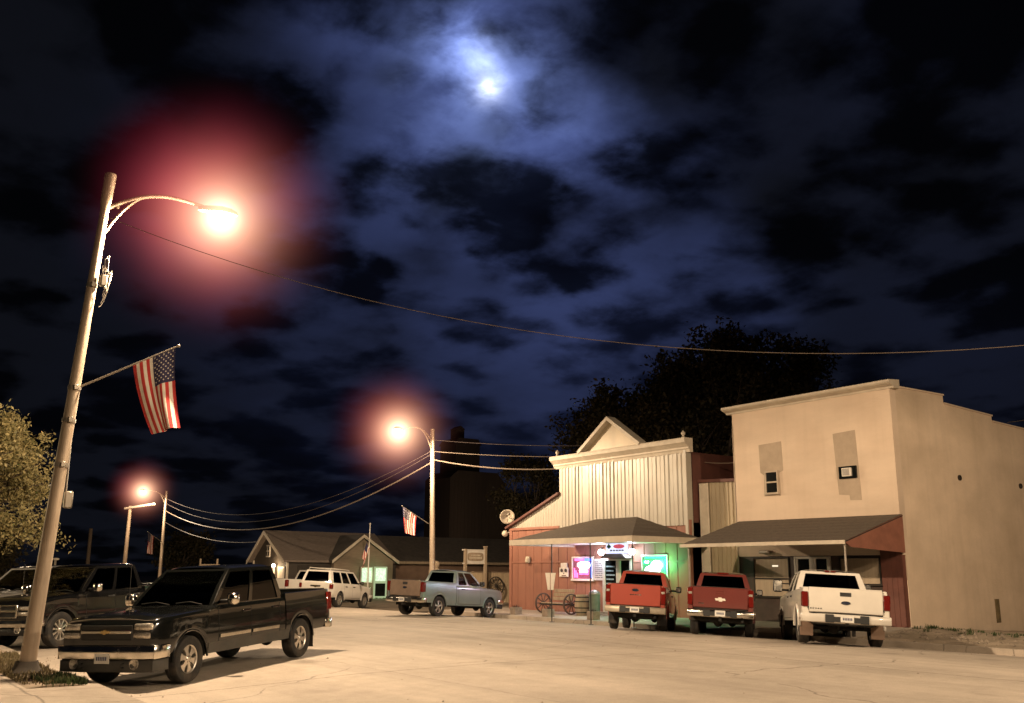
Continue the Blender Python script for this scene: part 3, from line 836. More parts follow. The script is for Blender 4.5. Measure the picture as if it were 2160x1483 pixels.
# ------------------------------------------------------------------ materials for buildings
MAROON = mat('maroon_board', (.27, .115, .075), rough=.7, var=.18, scale=1.6, stretch=(1, 1, .35), bump=.15, bscale=30, dirt=.25, dirtcol=(.2, .1, .07))
DKMAR = mat('dark_maroon_board', (.10, .035, .024), rough=.7, var=.25, scale=2)
WHMETAL = mat('white_metal_siding', (.37, .335, .27), rough=.42, metal=.1, var=.14, scale=1.2, stretch=(1, 1, .25), dirt=.25, dirtcol=(.36, .26, .16))
CREAM = mat('cream_trim', (.50, .43, .33), rough=.6, var=.18, scale=3, dirt=.2, dirtcol=(.3, .2, .12))
SHING = mat('roof_shingle', (.085, .062, .042), rough=.9, var=.4, scale=7, stretch=(1, 2.5, 2.5), bump=.5, bscale=22)
STUCCO = mat('tan_stucco', (.58, .455, .34), streak=.045, rough=.9, var=.12, scale=.8, stretch=(.35, .35, 1.3), bump=.35, bscale=26, dirt=.22, dirtcol=(.33, .21, .13))
STUCCO2 = mat('stained_stucco', (.62, .485, .355), streak=.06, rough=.9, var=.2, scale=.55, stretch=(.6, .6, .9), bump=.4, bscale=22, dirt=.28, dirtcol=(.30, .22, .13))
PATCH = mat('grey_render_patch', (.37, .29, .21), rough=.9, var=.15, scale=2.5, bump=.3)
TRIMW = mat('white_frame', (.62, .56, .48), rough=.5, var=.1)
DGLASS = mat('dark_pane', (.008, .009, .008), rough=.06, var=.3, spec=.8)
TANMET = mat('tan_metal_siding', (.34, .27, .17), rough=.5, metal=.1, var=.25, scale=1.5, stretch=(1, 1, .2))
WHEELW = mat('old_wheel_wood', (.085, .05, .035), rough=.85, var=.3)
DKWOOD = mat('dark_wood', (.03, .022, .015), rough=.8, var=.4)
WOOD = mat('weathered_wood', (.30, .225, .15), rough=.85, var=.3, scale=3, stretch=(3, 3, .4), bump=.3)
STEEL = mat('grey_steel', (.30, .26, .21), rough=.45, metal=.6, var=.2)
BLACKM = mat('black_iron', (.02, .018, .016), rough=.6, metal=.3, var=.3)
PAPER = mat('notice_paper', (.66, .6, .52), rough=.8, var=.12, scale=6)
INK = mat('printed_ink', (.06, .05, .05), rough=.8)

def ribbed(mb, x0, x1, z0, z1, y, pitch, depth, mi=0, groove=False, jitter=0.0):
    """vertical ribs (or narrow grooves) along x; z0/z1 may be functions of x; faces -y"""
    f0 = z0 if callable(z0) else (lambda x: z0); f1 = z1 if callable(z1) else (lambda x: z1)
    prof = [(0, 0)]; n = int(round((x1 - x0) / pitch)); p = (x1 - x0) / n; P = []
    for i in range(n):
        a = x0 + i * p; d = depth * (1 + jitter * rng.normal())
        P += ([(a, 0), (a + p * .90, 0), (a + p * .92, d), (a + p * .98, d)] if groove else [(a, 0), (a + p * .55, 0), (a + p * .65, -d), (a + p * .9, -d)])
    P.append((x1, 0))
    ns = 6
    mb.grid([[(x, y + o, f0(x) + (f1(x) - f0(x)) * k / ns) for x, o in P] for k in range(ns + 1)], mi)
    return mb

# ------------------------------------------------------------------ bar
bar = thing('bar_building', 'bar with a white ribbed metal false front, a triangular pediment and red boards below', 'building', (-32, 27, 0))
def rel(o, root):
    o.parent = root; o.matrix_parent_inverse = Matrix.Translation(-Vector(root.location)); return o
def part(mb, name, mats, root, smooth=None):
    return rel(mb.build(name, mats, None, smooth), root)
m = MB(); ribbed(m, -37.7, -26.12, -.2, 3.66, 27.0, .61, .02, groove=True)
m.box(-37.72, -26.1, 27.03, 40, -.2, 3.6); m.quad((-26.1, 27.02, -.2), (-26.1, 40, -.2), (-26.1, 40, 6.3), (-26.1, 27.02, 6.3), 1)
part(m, 'wall', [MAROON, DKMAR], bar)
m = MB()
for x in (-37.78, -26.24): m.cbox(x, x + .2, 26.95, 27.1, -.1, 3.7, .01)
m.cbox(-37.58, -26.24, 26.975, 27.0, 2.12, 2.2, .005); m.cbox(-37.8, -33.97, 26.93, 27.05, 3.62, 3.74, .01)
part(m, 'corner_board', MAROON, bar)
m = MB(); top = lambda x: 3.76 + (x + 37.75) / 3.75 * 1.3
ribbed(m, -37.74, -33.97, lambda x: 3.74, lambda x: top(x), 27.0, .2, .018)
part(m, 'wing_siding', WHMETAL, bar)
m = MB(); m.slab((-37.95, 26.8, 3.70), (-33.9, 26.8, 5.11), (-33.9, 40, 5.11), (-37.95, 40, 3.70), (0, 0, .1))
part(m, 'wing_roof', DKMAR, bar)
m = MB(); ribbed(m, -33.95, -26.12, 3.5, 6.32, 26.96, .23, .03, jitter=.35); m.box(-33.97, -26.1, 27.0, 27.25, 3.55, 6.6)
m.cbox(-26.2, -26.06, 26.9, 27.2, 3.0, 6.4, .01)
part(m, 'false_front', WHMETAL, bar)
m = MB(); pr = [(27.1, 6.26), (26.93, 6.26), (26.9, 6.36), (26.86, 6.40), (26.86, 6.46), (26.74, 6.56), (26.66, 6.62), (26.64, 6.74), (26.66, 6.80), (27.1, 6.80)]
m.prism([(a, b) for a, b in pr], 'x', -34.28, -25.86)
part(m, 'cornice', CREAM, bar)
for x in (-33.95, -26.1):
    m = MB(); m.lathe([(.001, 6.79), (.08, 6.8), (.08, 6.84), (.04, 6.87), (.035, 6.9), (.08, 6.95), (.09, 7.0), (.06, 7.05), (.02, 7.08), (.001, 7.12)], (x, 26.85, 0), 'z', 14)
    part(m, 'finial', CREAM, bar, 40)
m = MB(); A, B, T = (-32.15, 6.8), (-28.5, 6.8), (-30.32, 8.0)
m.prism([A, B, T], 'y', 26.9, 27.1, 1)
for P_, Q_ in ((A, T), (B, T)):
    dx, dz = Q_[0] - P_[0], Q_[1] - P_[1]; l_ = math.hypot(dx, dz); nx, nz = -dz / l_, dx / l_
    if nz < 0: nx, nz = -nx, -nz
    e = .14
    m.prism([(P_[0] - dx / l_ * .1, P_[1] - dz / l_ * .1), (Q_[0], Q_[1]), (Q_[0], Q_[1] + e * l_ / abs(dx)), (P_[0] - dx / l_ * .1 + nx * e, P_[1] - dz / l_ * .1 + nz * e)], 'y', 26.62, 27.1, 0)
part(m, 'pediment', [CREAM, TANMET], bar)
# porch roof
FL, FR = (-32.95, 23.5, 2.99), (-25.5, 23.5, 2.99); WL, WR = (-32.95, 26.98, 2.99), (-25.5, 26.98, 2.99); RL, RR = (-31.5, 26.95, 3.92), (-28.9, 26.95, 3.92)
m = MB()
def subq(mb, a, b, c, d, mi=0, n=10):
    a, b, c, d = map(Vector, (a, b, c, d))
    mb.grid([[(a.lerp(b, i / n)).lerp(d.lerp(c, i / n), j / n) + Vector((0, 0, .006 * (-1) ** j * (0 < j < n))) for i in range(n + 1)] for j in range(n + 1)], mi)
subq(m, FL, FR, RR, RL); subq(m, FR, WR, RR, RR); subq(m, WL, FL, RL, RL)
part(m, 'porch_roof', SHING, bar)
m = MB(); m.box(FL[0], FR[0], 23.5, 23.54, 2.78, 3.0); m.box(FL[0], FL[0] + .04, 23.54, 26.95, 2.78, 3.0); m.box(FR[0] - .04, FR[0], 23.54, 26.95, 2.78, 3.0)
part(m, 'fascia', CREAM, bar)
m = MB(); m.box(FL[0] + .04, FR[0] - .04, 23.54, 26.95, 2.86, 2.89); part(m, 'soffit', WHMETAL, bar)
for x in (-30.25, -27.92, -25.62):
    m = MB(); m.tube([(x, 23.62, walk_z(x, 24.2) - .1), (x, 23.62, 2.87)], .022, 10); m.lathe([(.001, .0), (.1, 0), (.1, .02), (.001, .02)], (x, 23.62, -.16), 'z', 12)
    part(m, 'porch_post', BLACKM, bar, 40)

NEONW = emit('neon_white', (1, .97, 1), 20, patchy=.3)
NEONP = emit('neon_pink', (1, .12, .35), 5, patchy=.4)
NEONB = emit('neon_blue', (.10, .18, 1), 5, patchy=.4)
NEONG = emit('neon_green', (.04, 1, .22), 5, patchy=.4)
LITP = emit('lit_poster', (.75, .72, .95), 1.3, patchy=.5)
def window(root, x0, x1, z0, z1, y, fw=.07, pane=DGLASS, frame=TRIMW, mullx=(), mullz=(), name='window', backing=None):
    m = MB()
    m.cbox(x0, x1, y - .05, y + .04, z1 - fw, z1, .008); m.cbox(x0 - .03, x1 + .03, y - .08, y + .04, z0 - .02, z0 + fw, .008)
    m.cbox(x0, x0 + fw, y - .048, y + .04, z0 + fw, z1 - fw, .008); m.cbox(x1 - fw, x1, y - .048, y + .04, z0 + fw, z1 - fw, .008)
    for q in mullx: m.box(q - .025, q + .025, y - .042, y + .03, z0 + fw, z1 - fw)
    for q in mullz: m.box(x0 + fw, x1 - fw, y - .045, y + .03, q - .025, q + .025)
    f = part(m, name, frame, root)
    g = MB(); g.box(x0 + fw * .5, x1 - fw * .5, y - .012, y - .004, z0 + fw * .5, z1 - fw * .5)
    gp = g.build('pane', pane); gp.parent = f
    return f
def sub(mb, name, mats, parent, root, smooth=None):
    o = mb.build(name, mats, None, smooth); o.parent = parent; return o   # the part it sits on has an identity world matrix
MAUVE = mat('mauve_interior', (.22, .06, .1), rough=.6, var=.5, scale=4)
w = window(bar, -33.1, -31.68, 1.38, 2.38, 26.98, pane=MAUVE, name='window')
m = MB(); m.prism([(-32.28 + .42 * math.cos(2 * PI * k / 24), 2.02 + .15 * math.sin(2 * PI * k / 24)) for k in range(24)], 'y', 26.93, 26.95, 0)
m.box(-32.9, -32.3, 26.945, 26.96, 2.2, 2.3, 1); m.box(-32.25, -31.78, 26.945, 26.96, 2.18, 2.3, 2); m.box(-31.86, -31.78, 26.945, 26.96, 1.5, 2.15, 2); m.box(-32.6, -32.0, 26.95, 26.962, 1.62, 1.82, 1)
for k in range(3): m.box(-32.95 + k * .1, -32.89 + k * .1, 26.94, 26.96, 1.5, 1.9 - .1 * k, 1)
for q in range(3): m.tube([(-32.55 + .18 * q + .03 * k, 26.925, 1.78 + .06 * math.sin(k * 2.1 + q * 1.3)) for k in range(6)], .011, 5, 0)
sub(m, 'neon_sign', [NEONW, NEONP, NEONB], w, bar)
w = window(bar, -28.72, -27.25, 1.45, 2.42, 26.98, pane=mat('green_interior', (.08, .3, .15), rough=.6, var=.5, scale=4), mullx=())
m = MB(); m.box(-28.5, -27.34, 26.945, 26.96, 2.26, 2.34, 1); m.box(-27.42, -27.34, 26.945, 26.96, 1.8, 2.25, 1)
m.prism([(-27.85 + .3 * math.cos(2 * PI * k / 20), 2.02 + .17 * math.sin(2 * PI * k / 20)) for k in range(20)], 'y', 26.93, 26.95, 0)
m.prism([(-28.1 + .42 * math.cos(2 * PI * k / 20), 1.78 + .22 * math.sin(2 * PI * k / 20)) for k in range(20)], 'y', 26.935, 26.948, 0)
for q in range(4): m.tube([(-28.5 + .05 * k + .25 * q, 26.93, 2.12 + .05 * math.sin(k * 1.9 + q)) for k in range(5)], .012, 5, 1 if q % 2 else 0)
m.box(-28.4, -27.5, 26.945, 26.96, 1.54, 1.6, 2); m.box(-28.6, -28.35, 26.945, 26.96, 2.05, 2.2, 1)
sub(m, 'neon_sign', [NEONW, NEONG, emit('neon_rose', (1, .35, .3), 3)], w, bar)
m = MB(); m.cbox(-31.62, -31.06, 26.955, 26.98, 1.4, 2.28, .005)
for r_ in range(9):
    for k in range(4): m.box(-31.55 + k * .12, -31.48 + k * .12 + .03 * ((r_ + k) % 2), 26.95, 26.955, 1.5 + r_ * .08, 1.535 + r_ * .08, 1)
part(m, 'poster', [PAPER, INK], bar)
def door(root, x0, x1, z0, z1, y, leafs=1, frame=TRIMW):
    m = MB(); fw = .08
    m.cbox(x0 - fw, x0, y - .06, y + .04, z0, z1 + fw, .008); m.cbox(x1, x1 + fw, y - .06, y + .04, z0, z1 + fw, .008); m.cbox(x0, x1, y - .058, y + .04, z1, z1 + fw, .008)
    m.cbox(x0, x1, y - .05, y + .02, z0, z0 + .22, .01)
    for s_ in (x0, x1 - .07): m.cbox(s_, s_ + .07, y - .05, y + .02, z0 + .22, z1, .01)
    m.box(x0 + .07, x1 - .07, y - .045, y + .015, z0 + .95, z0 + 1.03)
    d = part(m, 'door', frame, root)
    g = MB(); g.box(x0 + .06, x1 - .06, y - .015, y - .005, z0 + .2, z1); sub(g, 'pane', DGLASS, d, root)
    h = MB(); h.tube([(x1 - .035, y - .05, z0 + .85), (x1 - .035, y - .1, z0 + .87), (x1 - .035, y - .1, z0 + 1.13), (x1 - .035, y - .05, z0 + 1.15)], .012, 6); sub(h, 'handle', STEEL, d, root)
    return d
d1 = door(bar, -30.98, -30.16, .10, 2.2, 26.98)
m = MB()
for k in range(5): m.box(-30.86, -30.32 - .08 * (k % 2), 26.955, 26.964, 1.25 + k * .17, 1.31 + k * .17)
sub(m, 'door_lettering', mat('faded_sign_ink', (.2, .26, .24), rough=.8, var=.5, scale=15), d1, bar)
door(bar, -30.02, -29.35, .10, 2.2, 26.98)
m = MB(); pr = [(-30.75, 2.3), (-29.2, 2.3), (-29.45, 2.46), (-29.75, 2.52), (-30.2, 2.52), (-30.5, 2.46)]
m.prism(pr, 'y', 26.55, 26.97); part(m, 'door_hood', mat('hood_grey', (.12, .10, .09), rough=.7), bar)
m = MB()
for k in range(2): m.box(-31.1 , -29.2, 26.3 + k * .3, 26.6 + k * .3, walk_z(-30, 26.4) - .05, .02 + .07 * k + .06)
part(m, 'door_step', WALKM, bar)
# hanging light box sign over the door
m = MB(); m.cbox(-30.0, -28.75, 26.2, 26.3, 2.46, 2.88, .015, 0)
m.prism([(-29.2 + .33 * math.cos(2 * PI * k / 24), 2.74 + .085 * math.sin(2 * PI * k / 24)) for k in range(24)], 'y', 26.188, 26.199, 1)
m.prism([(-29.85, 2.66), (-29.74, 2.66), (-29.74, 2.7), (-29.66, 2.7), (-29.7, 2.78), (-29.73, 2.78), (-29.8, 2.86), (-29.87, 2.78), (-29.9, 2.78), (-29.93, 2.7), (-29.85, 2.7)], 'y', 26.188, 26.199, 2)
for k in range(5): m.box(-29.72 + k * .17, -29.60 + k * .17, 26.19, 26.199, 2.56, 2.61, 3)
part(m, 'sign_box', [emit('sign_face', (.72, .76, 1), 1.5, patchy=.2), emit('sign_red', (.8, .12, .16), .9, patchy=.2), mat('sign_green', (.02, .10, .06)), INK], bar)
for x in (-30.95, -29.08):
    m = MB(); m.lathe([(.02, .1), (.05, .08), (.09, 0), (.07, -.02), (.001, -.03)], (x, 26.8, 2.62), 'z', 14, mis=[0, 0, 0, 0]); m.tube([(x, 26.97, 2.72), (x, 26.8, 2.74), (x, 26.75, 2.7)], .015, 6)
    wl = part(m, 'wall_lamp', BLACKM, bar, 40)
    m = MB(); m.ball((x, 26.78, 2.54), .13, 12); sub(m, 'globe', emit('porch_bulb', (.86, .93, 1), 30, sample=False), wl, bar, 60)
m = MB(); m.cbox(-36.36, -36.1, 26.84, 26.97, 2.12, 2.42, .03); m.cbox(-36.33, -36.13, 26.8, 26.84, 2.16, 2.34, .02)
part(m, 'meter_box', CREAM, bar)
# things hung on or standing by the bar
sk = thing('skull_sign', 'small pale board with two dark round spots hung by the left bar window', 'sign', (-33.6, 26.96, 1.5))
m = MB(); m.cbox(-.36, .28, -.03, 0, .02, .42, .02); m.cbox(-.26, .2, -.031, 0, .42, .62, .05); m.build('board', PAPER, sk)
m = MB()
for x in (-.17, .11): m.prism([(x + .085 * math.cos(2 * PI * k / 14), .30 + .075 * math.sin(2 * PI * k / 14)) for k in range(14)], 'y', -.045, -.029)
m.prism([(-.06, .2), (0, .2), (-.03, .13)], 'y', -.042, -.029); m.box(-.18, .12, -.04, -.029, .06, .09, 1)
m.build('painted_spot', [INK, LENSRED], sk)
vn = thing('notice_boards', 'pair of pale papers fixed low on the porch post', 'notice', (-30.25, 23.57, 1.05))
for sg in (-1, 1):
    m = MB(); m.prism([(sg * .03, 0), (sg * .18, 0), (sg * .33, .64), (sg * .03, .64)], 'y', -.02 - .004 * sg, -.005 - .004 * sg); m.build('board', PAPER, vn)
sd = thing('satellite_dish', 'pale satellite dish on the corner of the bar wing roof', 'satellite dish', (-37.55, 27.0, 3.9))
m = MB(); m.lathe([(.001, 0), (.15, .015), (.28, .05), (.36, .1)], (0, 0, 0), 'x', 20); o = m.build('dish', CREAM, sd, 50, loc=(-.35, -.1, .42), rot=(0, .35, -.55)); o.modifiers.new('s', 'SOLIDIFY').thickness = .015
m = MB(); m.tube([(.1, .05, .0), (.0, 0, .3), (-.33, -.08, .4)], .025, 8); m.tube([(-.33, -.1, .15), (.05, -.4, .45), (.12, -.35, .5)], .015, 6); m.cbox(.08, .2, -.42, -.3, .43, .53, .02); m.build('dish_arm', STEEL, sd, 40)
sd = thing('wall_floodlight', 'small round pale light fitting under the satellite dish', 'wall light', (-37.8, 26.95, 3.45))
m = MB(); m.ball((-.2, -.1, .05), .15, 12); m.build('globe', CREAM, sd, 40); m = MB(); m.tube([(0, .05, .1), (-.15, -.05, .1)], .03, 6); m.build('bracket', STEEL, sd)
bw = thing('bench', 'wooden plank bench with wagon wheel ends on the bar porch', 'bench', (-32.75, 25.9, walk_z(-33, 25.9)))
m = MB()
for k in range(3): m.cbox(-.75, .75, -.32 + k * .16, -.18 + k * .16, .42, .46, .008)
m.build('seat', WOOD, bw)
m = MB()
for k in range(3): m.cbox(-.62, .72, .2 + .05 * k, .23 + .05 * k, .55 + k * .16, .69 + k * .16, .008)
m.build('backrest', WOOD, bw)
def wagon(mb, c, R, axis, n=10, t=.035):
    ring = []
    mb.lathe([(R - .05, -t), (R, -t), (R, t), (R - .05, t), (R - .05, -t)], c, axis, 30)
    mb.lathe([(.001, -t * 1.6), (.07, -t * 1.6), (.07, t * 1.6), (.001, t * 1.6)], c, axis, 12)
    for k in range(n):
        a = 2 * PI * k / n; d = Vector((math.cos(a), 0, math.sin(a)) if axis == 'y' else (0, math.cos(a), math.sin(a))); C_ = Vector(c)
        mb.tube([C_ + d * .06, C_ + d * (R - .03)], .02, 6)
    return mb
for x in (-.95, .95):
    m = MB(); wagon(m, (x, -.05, .42), .42, 'x'); m.build('wagon_wheel', WHEELW, bw, 40)
m = MB(); m.box(-.9, .9, -.3, -.26, .36, .42); m.box(-.9, .9, .12, .16, .36, .42); m.build('rail', BLACKM, bw)
br = thing('barrel', 'pale wooden barrel standing between the bench and the bar door', 'barrel', (-31.15, 25.9, walk_z(-31, 25.9)))
m = MB(); m.lathe([(.001, 0), (.24, 0), (.29, .2), (.31, .42), (.29, .62), (.25, .82), (.22, .82), (.22, .74), (.001, .74)], (0, 0, 0), 'z', 20); m.build('staves', WOOD, br, 40)
m = MB()
for z, r_ in ((.12, .275), (.3, .308), (.55, .308), (.72, .275)): m.lathe([(r_, -.02), (r_ + .008, -.02), (r_ + .008, .02), (r_, .02)], (0, 0, z), 'z', 20)
m.build('hoop', BLACKM, br)
tr = thing('litter_bin', 'grey green litter bin by the bar door steps', 'bin', (-30.55, 26.05, walk_z(-30.5, 26)))
m = MB(); m.lathe([(.001, 0), (.2, 0), (.22, .1), (.23, .8), (.24, .84), (.001, .84)], (0, 0, 0), 'z', 18); m.build('drum', mat('bin_green', (.13, .15, .11), rough=.6, var=.3), tr, 40)
m = MB(); m.lathe([(.25, .84), (.25, .88), (.16, .98), (.001, 1.02)], (0, 0, 0), 'z', 18); m.build('lid', STEEL, tr, 40)
POT = mat('concrete_planter', (.26, .2, .15), rough=.9, var=.35, scale=6, bump=.5)
for i, (x, y) in enumerate(((-33.75, 24.45), (-31.55, 24.45), (-28.75, 24.45))):
    pt = thing('planter_block', ['square concrete planter by the corner of the bar', 'square concrete planter in front of the bench', 'square concrete planter in front of the barrel'][i], 'planter', (x, y, walk_z(x, y)), group='concrete planters along the bar kerb')
    m = MB(); m.prism([(-.17, 0), (.17, 0), (.19, .3), (-.19, .3)], 'y', -.18, .18); m.build('block', POT, pt)
    m = MB()
    for k in range(26):
        a = rng.uniform(0, 2 * PI); r_ = rng.uniform(0, .14); m.add([(r_ * math.cos(a), r_ * math.sin(a), .28), (r_ * math.cos(a) + .03, r_ * math.sin(a), .3), (r_ * math.cos(a) * 1.3, r_ * math.sin(a) * 1.3, .36 + .06 * rng.random())], [(0, 1, 2)])
    m.build('soil', DKWOOD, pt)

# ------------------------------------------------------------------ shed between the bar and the pale building
sh = thing('metal_shed', 'narrow ribbed metal shed squeezed between the bar and the pale building', 'building', (-25, 27.6, 0))
m = MB(); ribbed(m, -26.05, -23.77, -.1, 5.12, 27.6, .2, .03); part(m, 'wall', TANMET, sh)
m = MB(); m.slab((-26.07, 27.5, 5.12), (-23.77, 27.5, 5.02), (-23.77, 40, 5.9), (-26.07, 40, 6.0), (0, 0, .12)); part(m, 'roof', DKMAR, sh)
m = MB(); m.cbox(-26.0, -25.55, 27.5, 27.56, 0, 5.08, .01); part(m, 'corner_board', CREAM, sh)

# ------------------------------------------------------------------ pale two storey building
wb_ = thing('stucco_building', 'two storey pale stucco building with a stepped side parapet and a shingled awning', 'building', (-20, 27, 0))
m = MB(); m.box(-23.75, -17.247, 27.0, 27.3, 2.3, 7.45); m.box(-23.75, -17.3, 27.3, 45, 5.9, 6.0)
m.box(-23.77, -23.72, 27.0, 45, -.2, 7.0)
part(m, 'front_wall', STUCCO, wb_)
pts = [(27.0, -.5), (27.0, 7.5), (30.05, 7.42), (30.05, 7.18), (33.05, 7.06), (33.05, 6.86), (36.6, 6.76), (36.6, 6.42), (46, 6.2), (46, -.5)]
pts = [(27.302, -.5), (27.302, 7.52), (30.05, 7.55), (30.05, 7.27), (33.05, 7.15), (33.05, 6.95), (36.6, 6.83), (36.6, 6.5), (46, 6.2), (46, -.5)]
m = MB(); m.box(-17.5, -17.25, 27.15, 27.301, -.5, 2.3); m.prism(pts, 'x', -17.5, -17.25); part(m, 'side_wall', STUCCO2, wb_)
m = MB()
for (a, za), (b, zb_) in (((27, 7.52), (30.07, 7.55)), ((30.05, 7.27), (33.07, 7.15)), ((33.05, 6.95), (36.6, 6.83))):
    m.slab((-17.52, a, za), (-17.21, a, za), (-17.21, b, zb_), (-17.52, b, zb_), (0, 0, .05))
part(m, 'coping', STUCCO, wb_)
m = MB(); pr = [(27.28, 7.44), (26.97, 7.44), (26.94, 7.5), (26.76, 7.56), (26.70, 7.60), (26.70, 7.68), (27.28, 7.73)]
m.prism(pr, 'x', -24.0, -17.06); part(m, 'cornice', CREAM, wb_)
for pl in ([(-22.57, 6.18), (-21.58, 6.22), (-21.55, 5.2), (-21.72, 5.14), (-21.70, 4.34), (-22.42, 4.36), (-22.40, 5.1), (-22.55, 5.2)],
           [(-19.45, 6.24), (-18.6, 6.28), (-18.53, 4.22), (-18.53, 4.02), (-18.95, 4.04), (-18.97, 4.2), (-19.36, 4.24)]):
    m = MB(); m.prism(pl, 'y', 26.994, 27.02); part(m, 'render_patch', PATCH, wb_)
window(wb_, -22.33, -21.76, 4.42, 5.22, 26.98, fw=.05, mullz=(4.83,), name='window', frame=mat('tan_window_frame', (.42, .34, .25), rough=.6))
m = MB(); m.cbox(-19.12, -18.78, 26.86, 27.02, 4.80, 5.07, .015); 
for k in range(6): m.box(-19.08, -18.82, 26.85, 26.86, 4.84 + k * .035, 4.855 + k * .035, 1)
m.cbox(-19.28, -18.62, 26.93, 27.01, 4.73, 5.13, .01, 2)
part(m, 'air_conditioner', [PAPER, INK, DGLASS], wb_)
m = MB()
for y, z in ((30.57, 4.85), (34.5, 4.8)): m.lathe([(.09, 0), (.09, .05), (.07, .05), (.07, .012), (.001, .012)], (-17.25, y, z), 'x', 14)
part(m, 'vent', DKWOOD, wb_)
m = MB(); m.cbox(-17.255, -17.22, 32.0, 32.25, .2, .95, .01); part(m, 'hatch', mat('rusty_hatch', (.14, .10, .045), rough=.9, var=.5, scale=6), wb_)
m = MB(); subq(m, (-23.62, 24.0, 2.66), (-17.14, 24.0, 2.64), (-17.14, 26.99, 3.52), (-23.62, 26.99, 3.54), n=16); m.slab((-23.62, 24.0, 2.62), (-17.14, 24.0, 2.60), (-17.14, 26.99, 3.46), (-23.62, 26.99, 3.48), (0, 0, .025), 1)
part(m, 'awning', [SHING, DKWOOD], wb_)
m = MB(); m.box(-23.64, -17.12, 23.96, 24.0, 2.56, 2.67); part(m, 'awning_fascia', CREAM, wb_)
m = MB(); m.prism([(24.02, 2.63), (26.99, 3.5), (26.99, 2.36), (24.3, 2.48)], 'x', -17.2, -17.15); part(m, 'awning_end', mat('awning_end_board', (.24, .095, .06), rough=.7, var=.25, scale=2.5), wb_)
for x in (-23.4, -17.25):
    m = MB(); m.tube([(x, 24.15, -.08), (x, 24.15, 2.62)], .03, 8); part(m, 'awning_post', STEEL, wb_, 40)
m = MB(); ribbed(m, -18.0, -17.28, -.1, 2.5, 26.96, .18, .012, groove=True); m.box(-18.02, -17.28, 26.98, 27.2, -.1, 2.6); part(m, 'pier', mat('pier_board', (.13, .045, .03), rough=.7, var=.2), wb_)
m = MB(); m.box(-23.72, -18.02, 27.02, 27.2, 2.27, 3.3); m.box(-23.72, -23.1, 27.02, 27.2, -.1, 2.27); m.box(-23.1, -21.45, 27.02, 27.2, -.1, .92); m.box(-19.7, -18.02, 27.02, 27.2, -.1, 1.35); m.box(-21.5, -21.3, 27.0, 27.2, -.1, 2.27); m.box(-19.85, -19.55, 27.0, 27.2, -.1, 2.27)
part(m, 'shopfront', mat('shopfront_board', (.055, .035, .025), rough=.7, var=.3), wb_)
BLIND = mat('cream_blind', (.42, .33, .23), rough=.8, var=.2, scale=1.5, stretch=(6, 1, .2))
w = window(wb_, -23.08, -21.52, .92, 2.27, 27.02, fw=.05, pane=BLIND, frame=DKWOOD, mullz=(1.55,))
m = MB(); m.box(-22.25, -22.0, 27.0, 27.006, 1.95, 2.0); sub(m, 'pane_glint', emit('window_reflection', (1, .85, .6), 1.2), w, wb_)  # glowing bar on the pane, a painted reflection
window(wb_, -19.53, -18.04, 1.38, 2.25, 27.02, fw=.05, pane=BLIND, frame=DKWOOD)
d = door(wb_, -21.22, -20.62, .1, 2.2, 27.02); d = door(wb_, -20.5, -19.93, .1, 2.2, 27.02)
m = MB(); m.box(-23.7, -18, 27.3, 27.34, -.1, 2.3); part(m, 'back_wall', DKWOOD, wb_)
ex = thing('exterior_light_box', 'small dark box light under the awning of the pale building', 'light fitting', (-22.45, 26.9, 2.4))
m = MB(); m.cbox(-.22, .22, -.08, .1, 0, .1, .02); m.build('housing', STEEL, ex)
m = MB(); m.cbox(-.18, .18, -.085, .0, .015, .08, .01); m.build('diffuser', PAPER, ex)
# ------------------------------------------------------------------ gabled shops across the side lot (their long side faces the street corner)
ROOFD = mat('brown_roof', (.16, .125, .10), rough=.9, var=.3, scale=5, stretch=(2.5, 1, 2.5), bump=.4)
ROOFK = mat('dark_roof', (.06, .05, .04), rough=.9, var=.35, scale=4)
SIDD = mat('dark_clapboard', (.045, .035, .026), rough=.8, var=.25, scale=2, stretch=(1, 1, 9))
SIDT = mat('taupe_clapboard', (.20, .145, .10), rough=.8, var=.18, scale=2, stretch=(1, 1, 9))
SIDB = mat('brown_wall', (.17, .105, .07), rough=.8, var=.2, scale=1.5)
LITG = emit('lit_green_pane', (.72, 1, .62), 1.6, patchy=.4)
LITW = emit('lit_warm_pane', (1, .62, .38), .9, patchy=.6)
gb = thing('gabled_house', 'dark clapboard house with a steep pale edged gable and a warm porch light', 'house', (-60, 24, 0))
X0, X1, XR = -62.6, -57.0, -60.2
m = MB(); m.prism([(X0, -.2), (X1, -.2), (X1, 2.4), (XR - .05, 4.05), (X0, 2.4)], 'y', 23.95, 31.5); part(m, 'wall', SIDD, gb)
m = MB()
for a, b in (((X0 - .3, 2.22), (XR, 4.12)), ((X1 + .3, 2.22), (XR, 4.12))):
    m.slab((a[0], 23.6, a[1]), (b[0], 23.6, b[1]), (b[0], 31.5, b[1]), (a[0], 31.5, a[1]), (0, 0, .12))
part(m, 'roof', ROOFD, gb)
m = MB()
for a, b in (((X0 - .3, 2.22), (XR, 4.12)), ((X1 + .3, 2.22), (XR, 4.12))):
    m.slab((a[0], 23.55, a[1] - .12), (b[0], 23.55, b[1] - .12), (b[0], 23.55, b[1] + .1), (a[0], 23.55, a[1] + .1), (0, -.04, 0))
for x in (X0, X1): m.cbox(x - .06, x + .06, 23.88, 24.0, -.2, 2.35, .01)
part(m, 'bargeboard', CREAM, gb)
